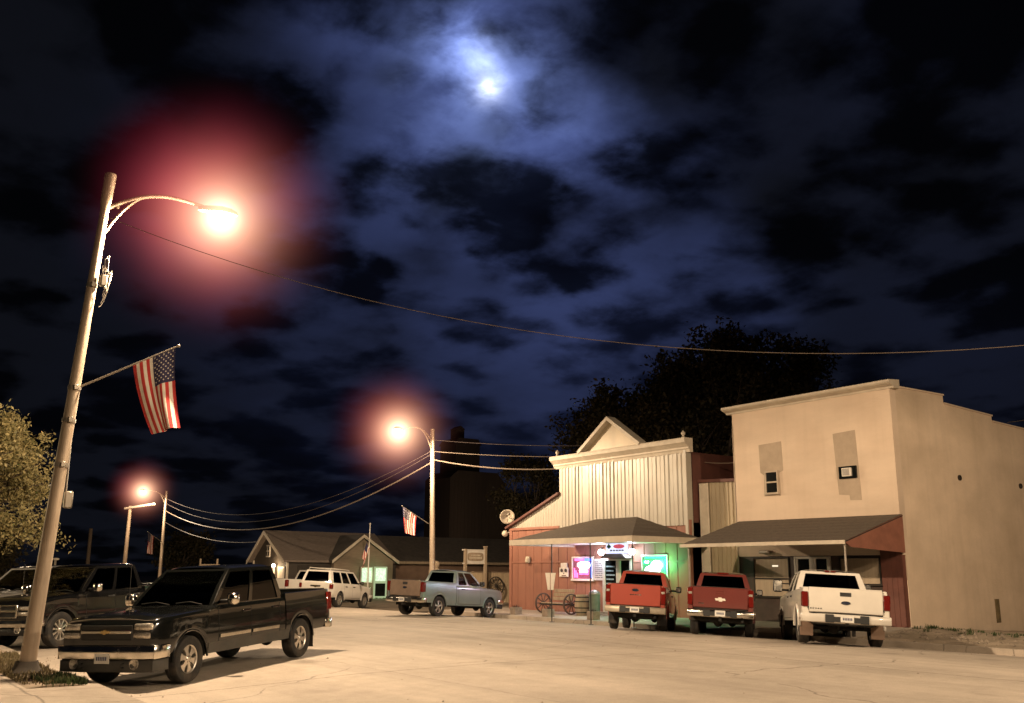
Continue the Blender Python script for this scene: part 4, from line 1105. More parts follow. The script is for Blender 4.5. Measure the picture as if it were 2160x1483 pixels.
m = MB(); m.cbox(-60.45, -59.85, 23.88, 23.95, 2.55, 3.3, .01); m.box(-60.37, -59.93, 23.86, 23.9, 2.62, 3.23, 1); m.box(-60.17, -60.13, 23.85, 23.87, 2.62, 3.23); m.box(-60.37, -59.93, 23.85, 23.87, 2.9, 2.95); part(m, 'attic_window', [TRIMW, DGLASS], gb)
m = MB(); m.cbox(-61.3, -59.0, 23.87, 23.95, .4, 1.95, .01)
for k in range(3): m.box(-61.2 + k * .75, -60.6 + k * .75, 23.85, 23.9, 1.05, 1.85, 1); 
part(m, 'shop_window', [TRIMW, LITW], gb)
m = MB(); m.cbox(-58.3, -57.4, 23.86, 23.95, -.1, 1.95, .01); part(m, 'door', TRIMW, gb)
m = MB(); m.tube([(-58.6, 23.95, 2.05), (-58.6, 23.75, 2.1)], .02, 6); m.ball((-58.6, 23.7, 2.02), .1, 10, 1); part(m, 'porch_lamp', [BLACKM, emit('warm_bulb', (1, .75, .45), 60, sample=False)], gb, 40)
m = MB(); m.box(-56.99, -56.95, 24.6, 28.2, -.1, 2.05); part(m, 'shade_sheet', DKWOOD, gb)  # dark sheet in place of the shade on this recessed wall
gs = thing('gabled_shop', 'taupe shop with a low wide gable, a lit green door and window', 'shop', (-57, 29, 0))
Y0, Y1, YR = 26.85, 31.05, 28.7
m = MB(); m.prism([(Y0, -.2), (Y1, -.2), (Y1, 2.38), (YR, 3.85), (Y0, 2.38)], 'x', -61, -56.6); part(m, 'wall', SIDT, gs)
m = MB()
for a, b in (((Y0 - .3, 2.26), (YR, 3.9)), ((Y1 + .25, 2.26), (YR, 3.9))):
    m.slab((-61, a[0], a[1]), (-61, b[0], b[1]), (-56.25, b[0], b[1]), (-56.25, a[0], a[1]), (0, 0, .12))
part(m, 'roof', ROOFK, gs)
m = MB()
for a, b in (((Y0 - .3, 2.26), (YR, 3.9)), ((Y1 + .25, 2.26), (YR, 3.9))):
    m.slab((-56.24, a[0], a[1] - .1), (-56.24, b[0], b[1] - .1), (-56.24, b[0], b[1] + .1), (-56.24, a[0], a[1] + .1), (.04, 0, 0))
part(m, 'bargeboard', CREAM, gs)
m = MB(); m.cbox(-56.6, -56.53, 28.72, 29.55, .98, 1.98, .01); m.box(-56.55, -56.52, 28.80, 29.47, 1.06, 1.9, 1); m.box(-56.53, -56.51, 29.12, 29.16, 1.06, 1.9); part(m, 'window', [TRIMW, LITG], gs)
m = MB(); m.cbox(-56.6, -56.53, 29.68, 30.62, -.05, 2.0, .01); m.box(-56.55, -56.52, 29.78, 30.5, 1.1, 1.9, 1); m.box(-56.55, -56.52, 29.78, 30.5, .15, .95, 2); part(m, 'door', [emit('glow_frame', (.7, .85, .45), .55), LITG, DGLASS], gs)  # greenish light around the door is put into its frame as emission
lb = thing('long_building', 'long low brown building with a dark roof running behind the fence', 'building', (-58, 36, 0))
m = MB(); m.box(-63, -57.4, 31.05, 46, -.2, 2.3); part(m, 'wall', SIDB, lb)
m = MB(); m.slab((-57.0, 31.1, 2.3), (-57.0, 46.3, 2.3), (-60.2, 46.3, 4.0), (-60.2, 31.1, 4.0), (0, 0, .12)); m.slab((-63.4, 31.1, 2.3), (-63.4, 46.3, 2.3), (-60.2, 46.3, 4.0), (-60.2, 31.1, 4.0), (0, 0, .12)); part(m, 'roof', ROOFK, lb)
m = MB(); m.box(-57.0, -56.94, 31.1, 46.3, 2.2, 2.36); part(m, 'gutter', WOOD, lb)
sh2 = None

# ------------------------------------------------------------------ fence, shop sign and bits beside the bar
fn = thing('board_fence', 'pale board fence between the bar and the open lot', 'fence', (-46, 30, 0))
m = MB()
for k in range(34):
    y = 27.6 + k * .165; m.cbox(-46.02, -45.99, y, y + .155, -.1, 1.67 + .015 * rng.normal(), .006)
m.box(-46.08, -46.03, 27.6, 33.2, .3, .4); m.box(-46.08, -46.03, 27.6, 33.2, 1.3, 1.4)
part(m, 'board', mat('pale_fence_board', (.40, .30, .19), rough=.8, var=.25, scale=2.5, stretch=(4, 4, .4)), fn)
m = MB(); m.cbox(-46.04, -45.96, 27.55, 33.25, 1.68, 1.72, .01); part(m, 'rail', WOOD, fn)
for y in (27.6, 30.4, 33.2):
    m = MB(); m.cbox(-46.18, -46.08, y - .05, y + .05, -.2, 1.75, .01); part(m, 'post', WOOD, fn)
ss = thing('wooden_sign', 'pale wooden shop sign with a carved oval panel held between two posts', 'sign', (-45.6, 30.2, 0))
m = MB(); m.cbox(-.06, .03, -.68, .68, 2.2, 2.86, .015); m.cbox(-.07, .05, -.85, .78, 2.86, 2.93, .01); m.cbox(-.07, .05, -.82, .78, 2.14, 2.2, .01)
m.build('board', TRIMW, ss)
m = MB(); n = 32
pl = []
for k in range(n):
    a = 2 * PI * k / n; c_, s_ = math.cos(a), math.sin(a)
    pl.append((.53 * math.copysign(abs(c_) ** .45, c_), 2.53 + .23 * math.copysign(abs(s_) ** .45, s_)))
m.prism(pl, 'x', .031, .045); m.build('carved_panel', WOOD, ss)
m = MB()
for k in range(7): m.cbox(.046, .058, -.3 + k * .09, -.235 + k * .09, 2.58, 2.65, .004)
for k in range(9): m.cbox(.046, .058, -.42 + k * .095, -.35 + k * .095, 2.42, 2.52, .004)
m.build('lettering', CREAM, ss)
for y, h in ((-.66, 2.95), (.68, 3.1)):
    m = MB(); m.cbox(-.08, .08, y - .08, y + .08, -.2, h, .015)
    if h > 3: m.cbox(-.1, .1, y - .1, y + .1, 3.05, 3.13, .01)
    m.build('post', WOOD, ss)
ww = thing('wagon_wheel', 'old wagon wheel leaning on the pale board fence', 'wagon wheel', (-45.75, 31.75, .95))
m = MB(); wagon(m, (0, 0, 0), .52, 'x', 12); m.build('spokes', DKWOOD, ww, 40, rot=(0, rad(-8), 0))
tp = thing('carved_post', 'stumpy carved wooden post behind the blue grey pickup', 'post', (-46.3, 28.1, 0))
m = MB(); m.lathe([(.001, -.2), (.2, -.2), (.2, 1.1), (.16, 1.3), (.22, 1.45), (.24, 1.65), (.18, 1.82), (.13, 1.9), (.19, 2.02), (.19, 2.16), (.1, 2.27), (.001, 2.3)], (0, 0, 0), 'z', 14); m.build('trunk', WOOD, tp, 40)

# ------------------------------------------------------------------ grain elevator, far off
ge = thing('grain_elevator', 'tall dark timber grain elevator standing far off behind the shops', 'grain elevator', (-117, 79, 0))
EM = mat('elevator_board', (.055, .038, .026), rough=.9, var=.3, scale=.4, stretch=(1, 1, .15))
m = MB(); m.prism([(73.0, -1), (82.6, -1), (82.6, 14.6), (81.2, 16.0), (74.3, 16.0), (73.0, 14.9)], 'x', -124, -117)
for k in range(16): m.box(-117.0, -116.95, 73.1 + k * .6, 73.2 + k * .6, -1, 14.5)
part(m, 'wall', EM, ge)
m = MB(); m.box(-122.5, -118.2, 74.6, 78.8, 15.9, 20.0); m.prism([(74.4, 20), (79.0, 20), (78.4, 20.9), (75.0, 20.9)], 'x', -122.7, -118); m.box(-121, -119.4, 75.4, 76.8, 20.9, 22.4); m.prism([(75.3, 22.4), (76.9, 22.4), (76.1, 22.9)], 'x', -121.1, -119.3)
part(m, 'headhouse', EM, ge)
m = MB(); m.prism([(82.6, -1), (88.5, -1), (88.5, 9), (82.6, 12.5)], 'x', -123, -117.5); part(m, 'annex', EM, ge)

# ------------------------------------------------------------------ street lamps
POLEM = mat('galvanised_pole', (.42, .33, .24), rough=.5, metal=.35, var=.3, scale=2, stretch=(3, 3, .3), bump=.2, dirt=.5, dirtcol=(.2, .13, .08))
HEADM = mat('lamp_head_grey', (.35, .28, .2), rough=.5, metal=.4, var=.2)
BULB = emit('sodium_lens', (1, .86, .48), 60, sample=False)
LAMPS = []
def street_lamp(label, base, top, lamp, armz, second=None, r0=.142, r1=.076, dress=False):
    t = thing('street_lamp', label, 'street lamp', base, group='street lamps on both sides of the street')
    b = Vector((0, 0, 0)); T = Vector(top) - Vector(base); Lp = Vector(lamp) - Vector(base)
    at = lambda z: T * (z / T.z)
    m = MB(); m.tube([at(T.z * k / 12) - Vector((0, 0, .15 if k == 0 else 0)) for k in range(13)], [r0 + (r1 - r0) * (k / 12) ** .8 for k in range(13)], 18)
    if dress: m.tube([at(T.z - .75), at(T.z - .6), at(T.z - .02), at(T.z)], [r1 * .9, r1 * 1.35, r1 * 1.45, r1 * 1.2], 16)
    m.build('pole', POLEM, t, 40)
    A0, A1 = at(armz), at(armz - .62)
    d = Lp - Vector((A0.x, A0.y, Lp.z))
    def arc(S, rise, n=16):
        out = []
        E = Lp + Vector((0, 0, .12)) - d.normalized() * .35
        for k in range(n + 1):
            u = k / n; p = S.lerp(E, u); p.z = S.z + (E.z - S.z) * u + rise * math.sin(PI * u) * (1 - .25 * u); out.append(p)
        return out
    rise = max(.25, .62 - (Lp.z - A0.z))
    m = MB(); a1 = arc(A0, rise * .8); m.tube(a1, [.045 - .012 * k / 16 for k in range(17)], 10)
    j = a1[8]; st = []
    for k in range(11):
        u = k / 10; p = A1.lerp(j, u); p.z = A1.z + (j.z - A1.z) * (1 - (1 - u) ** 2.0); st.append(p)
    m.tube(st, .026, 8)
    m.tube([a1[2], a1[2] - Vector((0, 0, .1))], .03, 6)
    m.build('arm', POLEM, t, 40)
    m = MB(); ax = d.normalized(); sd_ = Vector((-ax.y, ax.x, 0)); rows = []
    for u, w_, h_ in ((-.45, .04, .05), (-.38, .07, .08), (-.2, .11, .11), (0, .15, .13), (.18, .14, .11), (.3, .07, .06), (.33, .01, .01)):
        rows.append([Lp + ax * u + Vector((0, 0, .06)) + sd_ * (w_ * math.cos(2 * PI * k / 14)) + Vector((0, 0, max(-.03, h_ * math.sin(2 * PI * k / 14)))) for k in range(14)])
    m.grid(rows, closed=True); m.build('lamp_head', HEADM, t, 50)
    m = MB(); rows = []
    for i in range(9):
        a = PI / 2 * i / 8; rows.append([Lp + Vector((0, 0, .03)) + ax * (.02 + .21 * math.cos(a) * math.cos(2 * PI * k / 18)) + sd_ * (.15 * math.cos(a) * math.sin(2 * PI * k / 18)) - Vector((0, 0, .17 * math.sin(a))) for k in range(18)])
    m.grid(rows, closed=True); m.build('lens', BULB, t, 60)
    if dress:
        def clamp(z, r):
            mm = MB(); c = at(z); rr = (r0 + (r1 - r0) * z / T.z) * 1.08; mm.tube([c - T.normalized() * .035, c + T.normalized() * .035], rr, 18); mm.cbox(c.x + rr - .02, c.x + rr + .06, c.y - .04, c.y + .04, c.z - .05, c.z + .05, .01); mm.build('clamp', STEEL, t, 40)
        for z in (4.35, 4.95, 3.55, 6.9): clamp(z, 0)
        m = MB()
        for q in range(5):
            pts = []; c = at(7.45 - q * .07); ph = q * .9
            for k in range(18):
                u = k / 17; pts.append(c + Vector((.13 + .05 * math.sin(9 * u + ph), .13 + .12 * math.sin(PI * u) + .03 * math.cos(11 * u + ph), -.6 * u + .1 * math.sin(14 * u + ph))))
            m.tube(pts, .006, 5)
        c = at(7.0); m.cbox(c.x + .08, c.x + .2, c.y + .1, c.y + .22, c.z - .12, c.z + .1, .02)
        m.build('wire_coil', BLACKM if False else STEEL, t, 40)
        m = MB(); c = at(2.95); m.cbox(c.x - .06, c.x + .06, c.y + .14, c.y + .28, c.z - .16, c.z + .14, .02); m.tube([c + Vector((.02, .16, -.1)), c + Vector((.06, .14, .9)), c + Vector((.1, .1, 2.2))], .014, 6); m.build('socket_box', STEEL, t, 40)
        m = MB(); m.lathe([(.36, -.16), (.30, -.02), (.24, .05), (.2, .12), (.18, .2)], (0, 0, 0), 'z', 16); m.build('base_flange', mat('pole_base', (.05, .04, .03), rough=.9, var=.4), t, 40)
    LAMPS.append(Vector(lamp))
    return t
street_lamp('nearest street lamp, a leaning pole with its arm reaching out over the black pickup', (-18.75, 3.27, -.03), (-18.5, 3.72, 9.12), (-18.2, 5.80, 8.66), 8.42, dress=True)
street_lamp('middle street lamp, standing behind the blue grey pickup beside the bar', (-39.4, 23.75, -.1), (-39.35, 23.5, 8.38), (-38.0, 20.9, 7.92), 7.9, r0=.15, r1=.1)
street_lamp('farthest street lamp, rising over the roof of the black pickup', (-82.4, 23.6, -.1), (-81.9, 23.4, 8.1), (-79.9, 21.0, 7.83), 7.6, r0=.15, r1=.1)

# haze: each lamp's bloom, put in as coloured glowing volumes
def bloom_mat(k, red):
    m, nt, out = new_mat('lamp_bloom'); L = nt.links.new
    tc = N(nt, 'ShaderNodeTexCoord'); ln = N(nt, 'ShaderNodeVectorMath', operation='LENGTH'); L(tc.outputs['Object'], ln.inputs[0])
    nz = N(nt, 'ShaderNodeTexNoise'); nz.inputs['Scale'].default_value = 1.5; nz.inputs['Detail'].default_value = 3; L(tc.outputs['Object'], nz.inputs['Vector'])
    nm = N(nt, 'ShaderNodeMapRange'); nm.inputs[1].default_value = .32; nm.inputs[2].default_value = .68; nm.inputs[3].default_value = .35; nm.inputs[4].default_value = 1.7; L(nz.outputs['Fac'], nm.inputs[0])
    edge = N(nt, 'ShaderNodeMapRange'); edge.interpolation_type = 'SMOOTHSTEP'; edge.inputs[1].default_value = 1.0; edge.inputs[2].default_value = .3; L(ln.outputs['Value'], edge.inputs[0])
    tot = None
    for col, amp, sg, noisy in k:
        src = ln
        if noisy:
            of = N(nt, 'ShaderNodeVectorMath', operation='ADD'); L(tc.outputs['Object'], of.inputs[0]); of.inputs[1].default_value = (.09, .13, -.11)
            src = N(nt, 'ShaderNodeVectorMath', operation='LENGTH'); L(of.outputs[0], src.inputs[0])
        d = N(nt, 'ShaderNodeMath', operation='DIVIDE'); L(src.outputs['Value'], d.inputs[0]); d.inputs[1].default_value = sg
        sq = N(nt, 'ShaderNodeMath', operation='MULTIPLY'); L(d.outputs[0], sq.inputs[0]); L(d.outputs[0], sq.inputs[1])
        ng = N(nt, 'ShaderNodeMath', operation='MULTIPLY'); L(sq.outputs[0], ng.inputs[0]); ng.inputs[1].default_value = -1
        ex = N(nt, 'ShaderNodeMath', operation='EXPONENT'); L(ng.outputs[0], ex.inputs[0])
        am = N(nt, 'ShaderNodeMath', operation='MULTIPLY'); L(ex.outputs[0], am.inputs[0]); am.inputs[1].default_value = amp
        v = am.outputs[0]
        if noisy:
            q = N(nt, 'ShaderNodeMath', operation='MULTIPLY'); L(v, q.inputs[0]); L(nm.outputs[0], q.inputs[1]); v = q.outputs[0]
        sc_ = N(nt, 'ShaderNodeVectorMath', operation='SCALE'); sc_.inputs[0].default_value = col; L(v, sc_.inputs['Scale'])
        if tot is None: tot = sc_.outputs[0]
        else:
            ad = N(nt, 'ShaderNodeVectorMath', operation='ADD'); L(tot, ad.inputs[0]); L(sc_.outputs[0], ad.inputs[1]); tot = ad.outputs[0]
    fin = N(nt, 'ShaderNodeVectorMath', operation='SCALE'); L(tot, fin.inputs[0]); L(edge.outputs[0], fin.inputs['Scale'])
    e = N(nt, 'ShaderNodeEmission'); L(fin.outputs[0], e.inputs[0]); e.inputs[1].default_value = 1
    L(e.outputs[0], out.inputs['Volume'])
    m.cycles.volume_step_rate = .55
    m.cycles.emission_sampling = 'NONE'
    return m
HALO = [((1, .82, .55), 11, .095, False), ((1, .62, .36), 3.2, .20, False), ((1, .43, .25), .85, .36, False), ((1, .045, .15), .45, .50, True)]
for (P_, R_, lab, s_) in ((LAMPS[0], 3.1, 'warm haze painted around the nearest street lamp', 1.0), (LAMPS[1], 3.6, 'warm haze painted around the middle street lamp', .8), (LAMPS[2], 3.4, 'warm haze painted around the farthest street lamp', .8)):
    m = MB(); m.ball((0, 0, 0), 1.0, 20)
    mm_ = bloom_mat([(c, a * s_ * (.5 if n_ and R_ > 3.2 else 1.5 if s > .15 and R_ > 3.2 else 1) / R_, s, n_) for c, a, s, n_ in HALO], 1)
    o = m.build('bloom', mm_, None, 60, loc=P_ - Vector((0, 0, .06))); o.scale = (R_, R_, R_)
    tag(o, lab, 'bloom', kind='stuff')

# ------------------------------------------------------------------ flags
FRED = mat('flag_red', (.48, .035, .03), rough=.85, var=.15, scale=8); FWHT = mat('flag_white', (.74, .66, .55), rough=.85, var=.1, scale=8); FBLU = mat('flag_blue', (.035, .03, .075), rough=.85, var=.15, scale=8)
def flag(label, base, tip, hoist, fly, drift, sway, hfrac0=.02):
    base, tip = Vector(base), Vector(tip); t = thing('flag', label, 'flag', base, group='national flags hung from the lamp posts')
    d = tip - base; ln = d.length; u = d / ln
    m = MB(); m.tube([Vector((0, 0, 0)), d * .5, d], [.022, .018, .014], 8); m.ball(d + u * .02, .03, 8); m.build('staff', STEEL, t, 40)
    nu, nv = 52, 34; drift = Vector(drift); horiz = Vector((u.x, u.y, 0)).normalized(); side = Vector((-horiz.y, horiz.x, 0))
    def P(a, v):      # a: 0 at the tip, 1 at the inner end of the hoist; v: 0 at the staff, 1 at the free end
        top = d * (1 - hfrac0 * 1.0) - u * (hoist * a)
        squeeze = 1 - .38 * v
        mid = d * (1 - hfrac0) - u * (hoist * .08)
        p = mid + (top - mid) * squeeze
        p.z = (mid.z + (top.z - mid.z) * (1 - .65 * v))
        p = p + Vector((0, 0, -fly * v)) + drift * v * v
        fold = math.sin(a * 13 + v * 1.4) * .045 * (.25 + v) + math.sin(a * 5.5 + 1.5 + v * 2) * .07 * v
        return p + side * fold * sway + horiz * (.03 * math.sin(a * 9 + 2) * v)
    rows = [[P(i / nu, j / nv) for j in range(nv + 1)] for i in range(nu + 1)]
    def mif(i, j):
        s = int(i / nu * 13)
        if s < 7 and j < nv * .4: return 2
        return 0 if s % 2 == 0 else 1
    m = MB(); m.grid(rows, mif=mif)
    for r_ in range(9):
        for c_ in range(11):
            if (r_ + c_) % 2: continue
            a = (r_ + 1) / 10 * 7 / 13; v = (c_ + 1) / 12 * .4
            p = P(a, v); e1 = (P(a + .008, v) - p).normalized() * .016; e2 = (P(a, v + .01) - p).normalized() * .016; nn = e1.cross(e2).normalized() * .004
            for s_ in (1, -1):
                pts = []
                for k in range(10):
                    an = PI / 2 + k * PI / 5; q = 1.25 if k % 2 == 0 else .5
                    pts.append(p + nn * s_ + e1 * math.cos(an) * q + e2 * math.sin(an) * q)
                m.add(pts, [list(range(10))], 1)
    m.build('cloth', [FRED, FWHT, FBLU], t, 60)
    return t
flag('large flag hanging from the nearest street lamp pole over the pickups', (-18.6, 3.55, 4.92), (-17.88, 5.08, 5.79), .82, 1.5, (.12, .17, 0), 1.0)
flag('small flag hanging from the middle street lamp pole', (-39.35, 23.4, 3.9), (-39.3, 21.95, 4.64), .85, 1.15, (.05, .1, 0), 1.1)
flag('far dim flag hanging from the farthest street lamp pole', (-82.0, 23.4, 3.95), (-79.4, 21.5, 4.62), 1.3, 1.6, (0, .1, 0), 1.0)
fp = thing('flagpole', 'white flagpole with a limp flag in front of the lit shop', 'flagpole', (-52.0, 26.9, -.05))
m = MB(); m.tube([(0, 0, -.1), (0, 0, 4.45)], [.05, .03], 10); m.ball((0, 0, 4.5), .06, 10); m.build('pole', TRIMW, fp, 40)
m = MB(); nu, nv = 39, 24
def FP(a, v): return Vector((-.05 - .1 * v - .13 * math.sin(a * 7 + v), -.05 - .22 * (v ** .6) + .04 * math.sin(a * 11 + v * 3), 3.65 - .85 * a * (1 - .1 * v) - 1.0 * v))
m.grid([[FP(i / nu, j / nv) for j in range(nv + 1)] for i in range(nu + 1)], mif=lambda i, j: 2 if (i < 21 and j < 10) else (0 if int(i / 3) % 2 == 0 else 1))
m.build('flag', [FRED, FWHT, FBLU], fp, 60)

# ------------------------------------------------------------------ timber poles and wires
UPM = mat('timber_pole', (.30, .22, .15), rough=.85, var=.3, scale=2, stretch=(4, 4, .3))
up = thing('utility_pole', 'timber pole with a slanted lamp bracket beyond the farthest street lamp', 'utility pole', (-85.9, 21.6, -.2))
m = MB(); m.tube([(0, 0, -.2), (1.35, -.3, 7.1)], [.19, .13], 12); m.build('pole', UPM, up, 40)
m = MB(); m.tube([(.9, -.6, 6.9), (4.6, .75, 7.15)], .1, 8); m.build('crossarm', CREAM, up, 40)  # lamplight on the arm is put in as a paler material
up = thing('utility_pole', 'bare dim pole far down the street, left of the other poles', 'utility pole', (-120.2, 26.2, -.3))
m = MB(); m.tube([(0, 0, -.2), (1.1, -.3, 6.6)], [.24, .19], 12); m.build('pole', UPM, up, 40)
WIREM = mat('wire_sleeve', (.15, .115, .085), rough=.5, var=.2)
WIRED = mat('wire_dark', (.06, .045, .04), rough=.6, var=.2)
def wire(label, A, B, sag, r, t1=1.0, matl=WIREM, n=40):
    A, B = Vector(A), Vector(B); pts = []
    for k in range(n + 1):
        t = t1 * k / n; p = A.lerp(B, t); p.z -= sag * 4 * t * (1 - t); pts.append(p)
    m = MB(); m.tube(pts, r, 5)
    return tag(m.build('overhead_wire', matl, None, 60), label, 'wire', group='overhead wires')
wire('long wire running from the nearest lamp pole out over the street to the upper right', (-18.45, 3.62, 8.25), (-5, 18, 5.75), 1.5, .0062, 1.35)
wire('uppermost of the three wires between the middle lamp pole and the bar', (-39.3, 23.5, 7.85), (-33.6, 29.5, 7.5), .12, .013, matl=WIRED)
wire('second of the three wires between the middle lamp pole and the bar', (-39.3, 23.5, 7.3), (-33.6, 29.5, 7.0), .12, .014)
wire('thick lowest wire between the middle lamp pole and the bar cornice', (-39.25, 23.5, 6.9), (-34.1, 27.0, 6.28), .18, .026)
wire('uppermost of the wires between the farthest and the middle lamp poles', (-81.9, 23.4, 7.5), (-39.4, 23.45, 7.3), 2.1, .016, matl=WIRED)
wire('middle wire between the farthest and the middle lamp poles', (-81.9, 23.4, 7.1), (-39.4, 23.45, 7.15), 2.3, .016, matl=WIRED)
wire('thick lowest wire sagging between the farthest and the middle lamp poles', (-81.9, 23.4, 6.5), (-39.4, 23.45, 6.75), 2.3, .034, matl=WIREM)
wire('faint wire dropping from the farthest lamp pole to the gabled house', (-81.9, 23.4, 5.6), (-60.3, 24, 3.6), .7, .02, matl=WIRED)
wire('short wire between the bar and the pale building', (-26.1, 28.0, 5.95), (-23.75, 27.6, 5.75), .05, .018)
wire('faint wire leaving the top of the pale building at the right edge', (-17.3, 34.2, 7.05), (-6, 44, 9.5), .2, .015, matl=WIRED)
# small things seen over the roofs of the parked cars
rf = thing('pipe_rack', 'pale low pipe rack with two uprights behind the black pickup', 'rack', (-60.8, 19.8, -.05))
m = MB()
for q in (0, .86): m.cbox(-.05 + .5 * q, .05 + .5 * q, -.05 + .85 * q * 1.25, .05 + .85 * q * 1.25, 0, 2.45, .01)
m.build('upright', WOOD, rf); m = MB(); m.slab((0, 0, 1.5), (.5, 1.07, 1.5), (.5, 1.07, 2.12), (0, 0, 2.12), (.04, -.02, 0)); m.build('panel', WOOD, rf)
bl = thing('bollard_lamp', 'thin stalk with a small pale flat cap between the two dark pickups', 'post', (-66.7, 12.6, -.02))
m = MB(); m.tube([(0, 0, 0), (0, 0, 2.3)], .07, 8); m.build('stalk', STEEL, bl, 40); m = MB(); m.lathe([(.001, 2.42), (.22, 2.38), (.22, 2.3), (.001, 2.24)], (0, 0, 0), 'z', 12); m.build('cap', CREAM, bl, 40)

# ------------------------------------------------------------------ trees
def leaf_mat(name, a, b):
    m, nt, out = new_mat(name); L = nt.links.new
    bs = N(nt, 'ShaderNodeBsdfPrincipled'); bs.inputs['Roughness'].default_value = .6; bs.inputs['Specular IOR Level'].default_value = .3
    g = N(nt, 'ShaderNodeNewGeometry'); cr = N(nt, 'ShaderNodeMix', data_type='RGBA'); cr.inputs[6].default_value = (*a, 1); cr.inputs[7].default_value = (*b, 1)
    L(g.outputs['Random Per Island'], cr.inputs[0]); L(cr.outputs[2], bs.inputs['Base Color'])
    tr = N(nt, 'ShaderNodeBsdfTranslucent'); L(cr.outputs[2], tr.inputs[0]); mx = N(nt, 'ShaderNodeMixShader'); mx.inputs[0].default_value = .3; L(bs.outputs[0], mx.inputs[1]); L(tr.outputs[0], mx.inputs[2])
    L(mx.outputs[0], out.inputs[0]); return m
BARK = mat('bark', (.07, .05, .035), rough=.95, var=.4, scale=5, stretch=(3, 3, .5), bump=.6)
def tree(name, label, base, H, clumps, nleaf, size, leafm, trunk_r=.3, twigs=0):
    """clumps: (dx, dy, z, rx, ry, rz). Limbs run to every clump; leaves are small folded quads scattered near twig ends inside each clump."""
    t = thing(name, label, 'tree', base)
    m = MB(); fork = H * .32
    m.tube([(0, 0, -.3), (.05, .03, fork * .5), (0, .05, fork)], [trunk_r * 1.3, trunk_r, trunk_r * .8], 10)
    tw = []
    for (dx, dy, z, rx, ry, rz) in clumps:
        e = Vector((dx, dy, z)); s = Vector((0, .05, fork)); mid = s.lerp(e, .5) + Vector((rng.normal() * .3, rng.normal() * .3, .4))
        m.tube([s, mid, e], [trunk_r * .45, trunk_r * .25, trunk_r * .08], 6)
        for k in range(7):
            v = Vector(rng.normal(size=3)).normalized(); p = e + Vector((v.x * rx, v.y * ry, v.z * rz)) * .9
            m.tube([mid.lerp(e, .4 + .6 * rng.random()), p], [trunk_r * .1, .012], 4)
    m.build('trunk', BARK, t, 40)
    w = np.array([c[3] * c[4] * c[5] for c in clumps]) ** .75; w /= w.sum()
    V = []; F = []
    for c, q in zip(clumps, w):
        n = int(nleaf * q); nt_ = max(6, n // 26)
        d = rng.normal(size=(nt_, 3)); d /= np.linalg.norm(d, axis=1)[:, None]; rr = rng.random(nt_) ** .42
        cen = np.array(c[:3]) + d * rr[:, None] * np.array(c[3:]) * (1 + .25 * rng.normal(size=(nt_, 1)))
        idx = rng.integers(0, nt_, n); P_ = cen[idx] + rng.normal(size=(n, 3)) * size * 1.9
        a = rng.normal(size=(n, 3)); a /= np.linalg.norm(a, axis=1)[:, None]; b = np.cross(a, rng.normal(size=(n, 3))); b /= np.linalg.norm(b, axis=1)[:, None]
        s_ = size * rng.uniform(.6, 1.3, (n, 1)); o = len(V)
        quad = np.stack([P_ - a * s_, P_ - b * s_ * .5, P_ + a * s_, P_ + b * s_ * .5], 1).reshape(-1, 3)
        V.extend(map(tuple, quad)); F.extend([(o + 4 * i, o + 4 * i + 1, o + 4 * i + 2, o + 4 * i + 3) for i in range(n)])
    fast_mesh('crown', V, F, leafm, t)
    return t
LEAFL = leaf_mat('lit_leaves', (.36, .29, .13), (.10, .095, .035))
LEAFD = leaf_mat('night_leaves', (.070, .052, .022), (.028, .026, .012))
cl = []
for k in range(44):
    a = rng.uniform(0, 2 * PI); r_ = 4.3 * math.sqrt(rng.random()); z = rng.uniform(2.9, 7.0); z = min(z, 7.4 - r_ * .45)
    cl.append((r_ * math.cos(a), r_ * math.sin(a), z, rng.uniform(.8, 1.4), rng.uniform(.8, 1.4), rng.uniform(.6, 1.0)))
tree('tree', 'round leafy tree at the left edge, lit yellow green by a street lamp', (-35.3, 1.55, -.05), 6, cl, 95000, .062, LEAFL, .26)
def crown_set(n, cx, cy, cz, rx, ry, rz, lo, hi):
    out = []
    while len(out) < n:
        v = rng.uniform(-1, 1, 3)
        if (v ** 2).sum() > 1: continue
        out.append((cx + v[0] * rx, cy + v[1] * ry, cz + v[2] * rz, rng.uniform(lo, hi), rng.uniform(lo, hi), rng.uniform(lo, hi) * .75))
    return out
# the crown is wide along the line that runs across the street at this angle
AX, DX = Vector((.58, .81)), Vector((-.81, .58))
def along(cl): return [(AX.x * u + DX.x * v, AX.y * u + DX.y * v, z, a_, b_, c_) for u, v, z, a_, b_, c_ in cl]
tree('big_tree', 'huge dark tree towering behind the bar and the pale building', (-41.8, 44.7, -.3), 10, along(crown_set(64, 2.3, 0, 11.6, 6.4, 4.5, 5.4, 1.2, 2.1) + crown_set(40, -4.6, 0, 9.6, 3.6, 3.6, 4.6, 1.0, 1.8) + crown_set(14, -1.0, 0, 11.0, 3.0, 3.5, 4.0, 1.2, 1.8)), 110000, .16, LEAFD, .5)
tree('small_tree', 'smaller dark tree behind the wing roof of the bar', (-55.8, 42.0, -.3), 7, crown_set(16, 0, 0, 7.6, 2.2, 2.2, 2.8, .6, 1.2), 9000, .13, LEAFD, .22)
for i, (x, y, h, r_) in enumerate(((-95, 5, 6.0, 4.5), (-105, 14, 5.0, 4), (-112, 34, 6, 5), (-70, -6, 8, 4.5))):
    tree('tree', ['dim dark tree at the far end of the near pavement', 'dim tree beyond the bare timber pole', 'dark tree beyond the gabled house', 'tall dark tree behind the lit tree at the left edge'][i], (x, y, -.3), h * .7, crown_set(16, 0, 0, h * .65, r_ * .7, r_ * .7, h * .3, 1.0, 1.8), 5000, .2, LEAFD, .3)

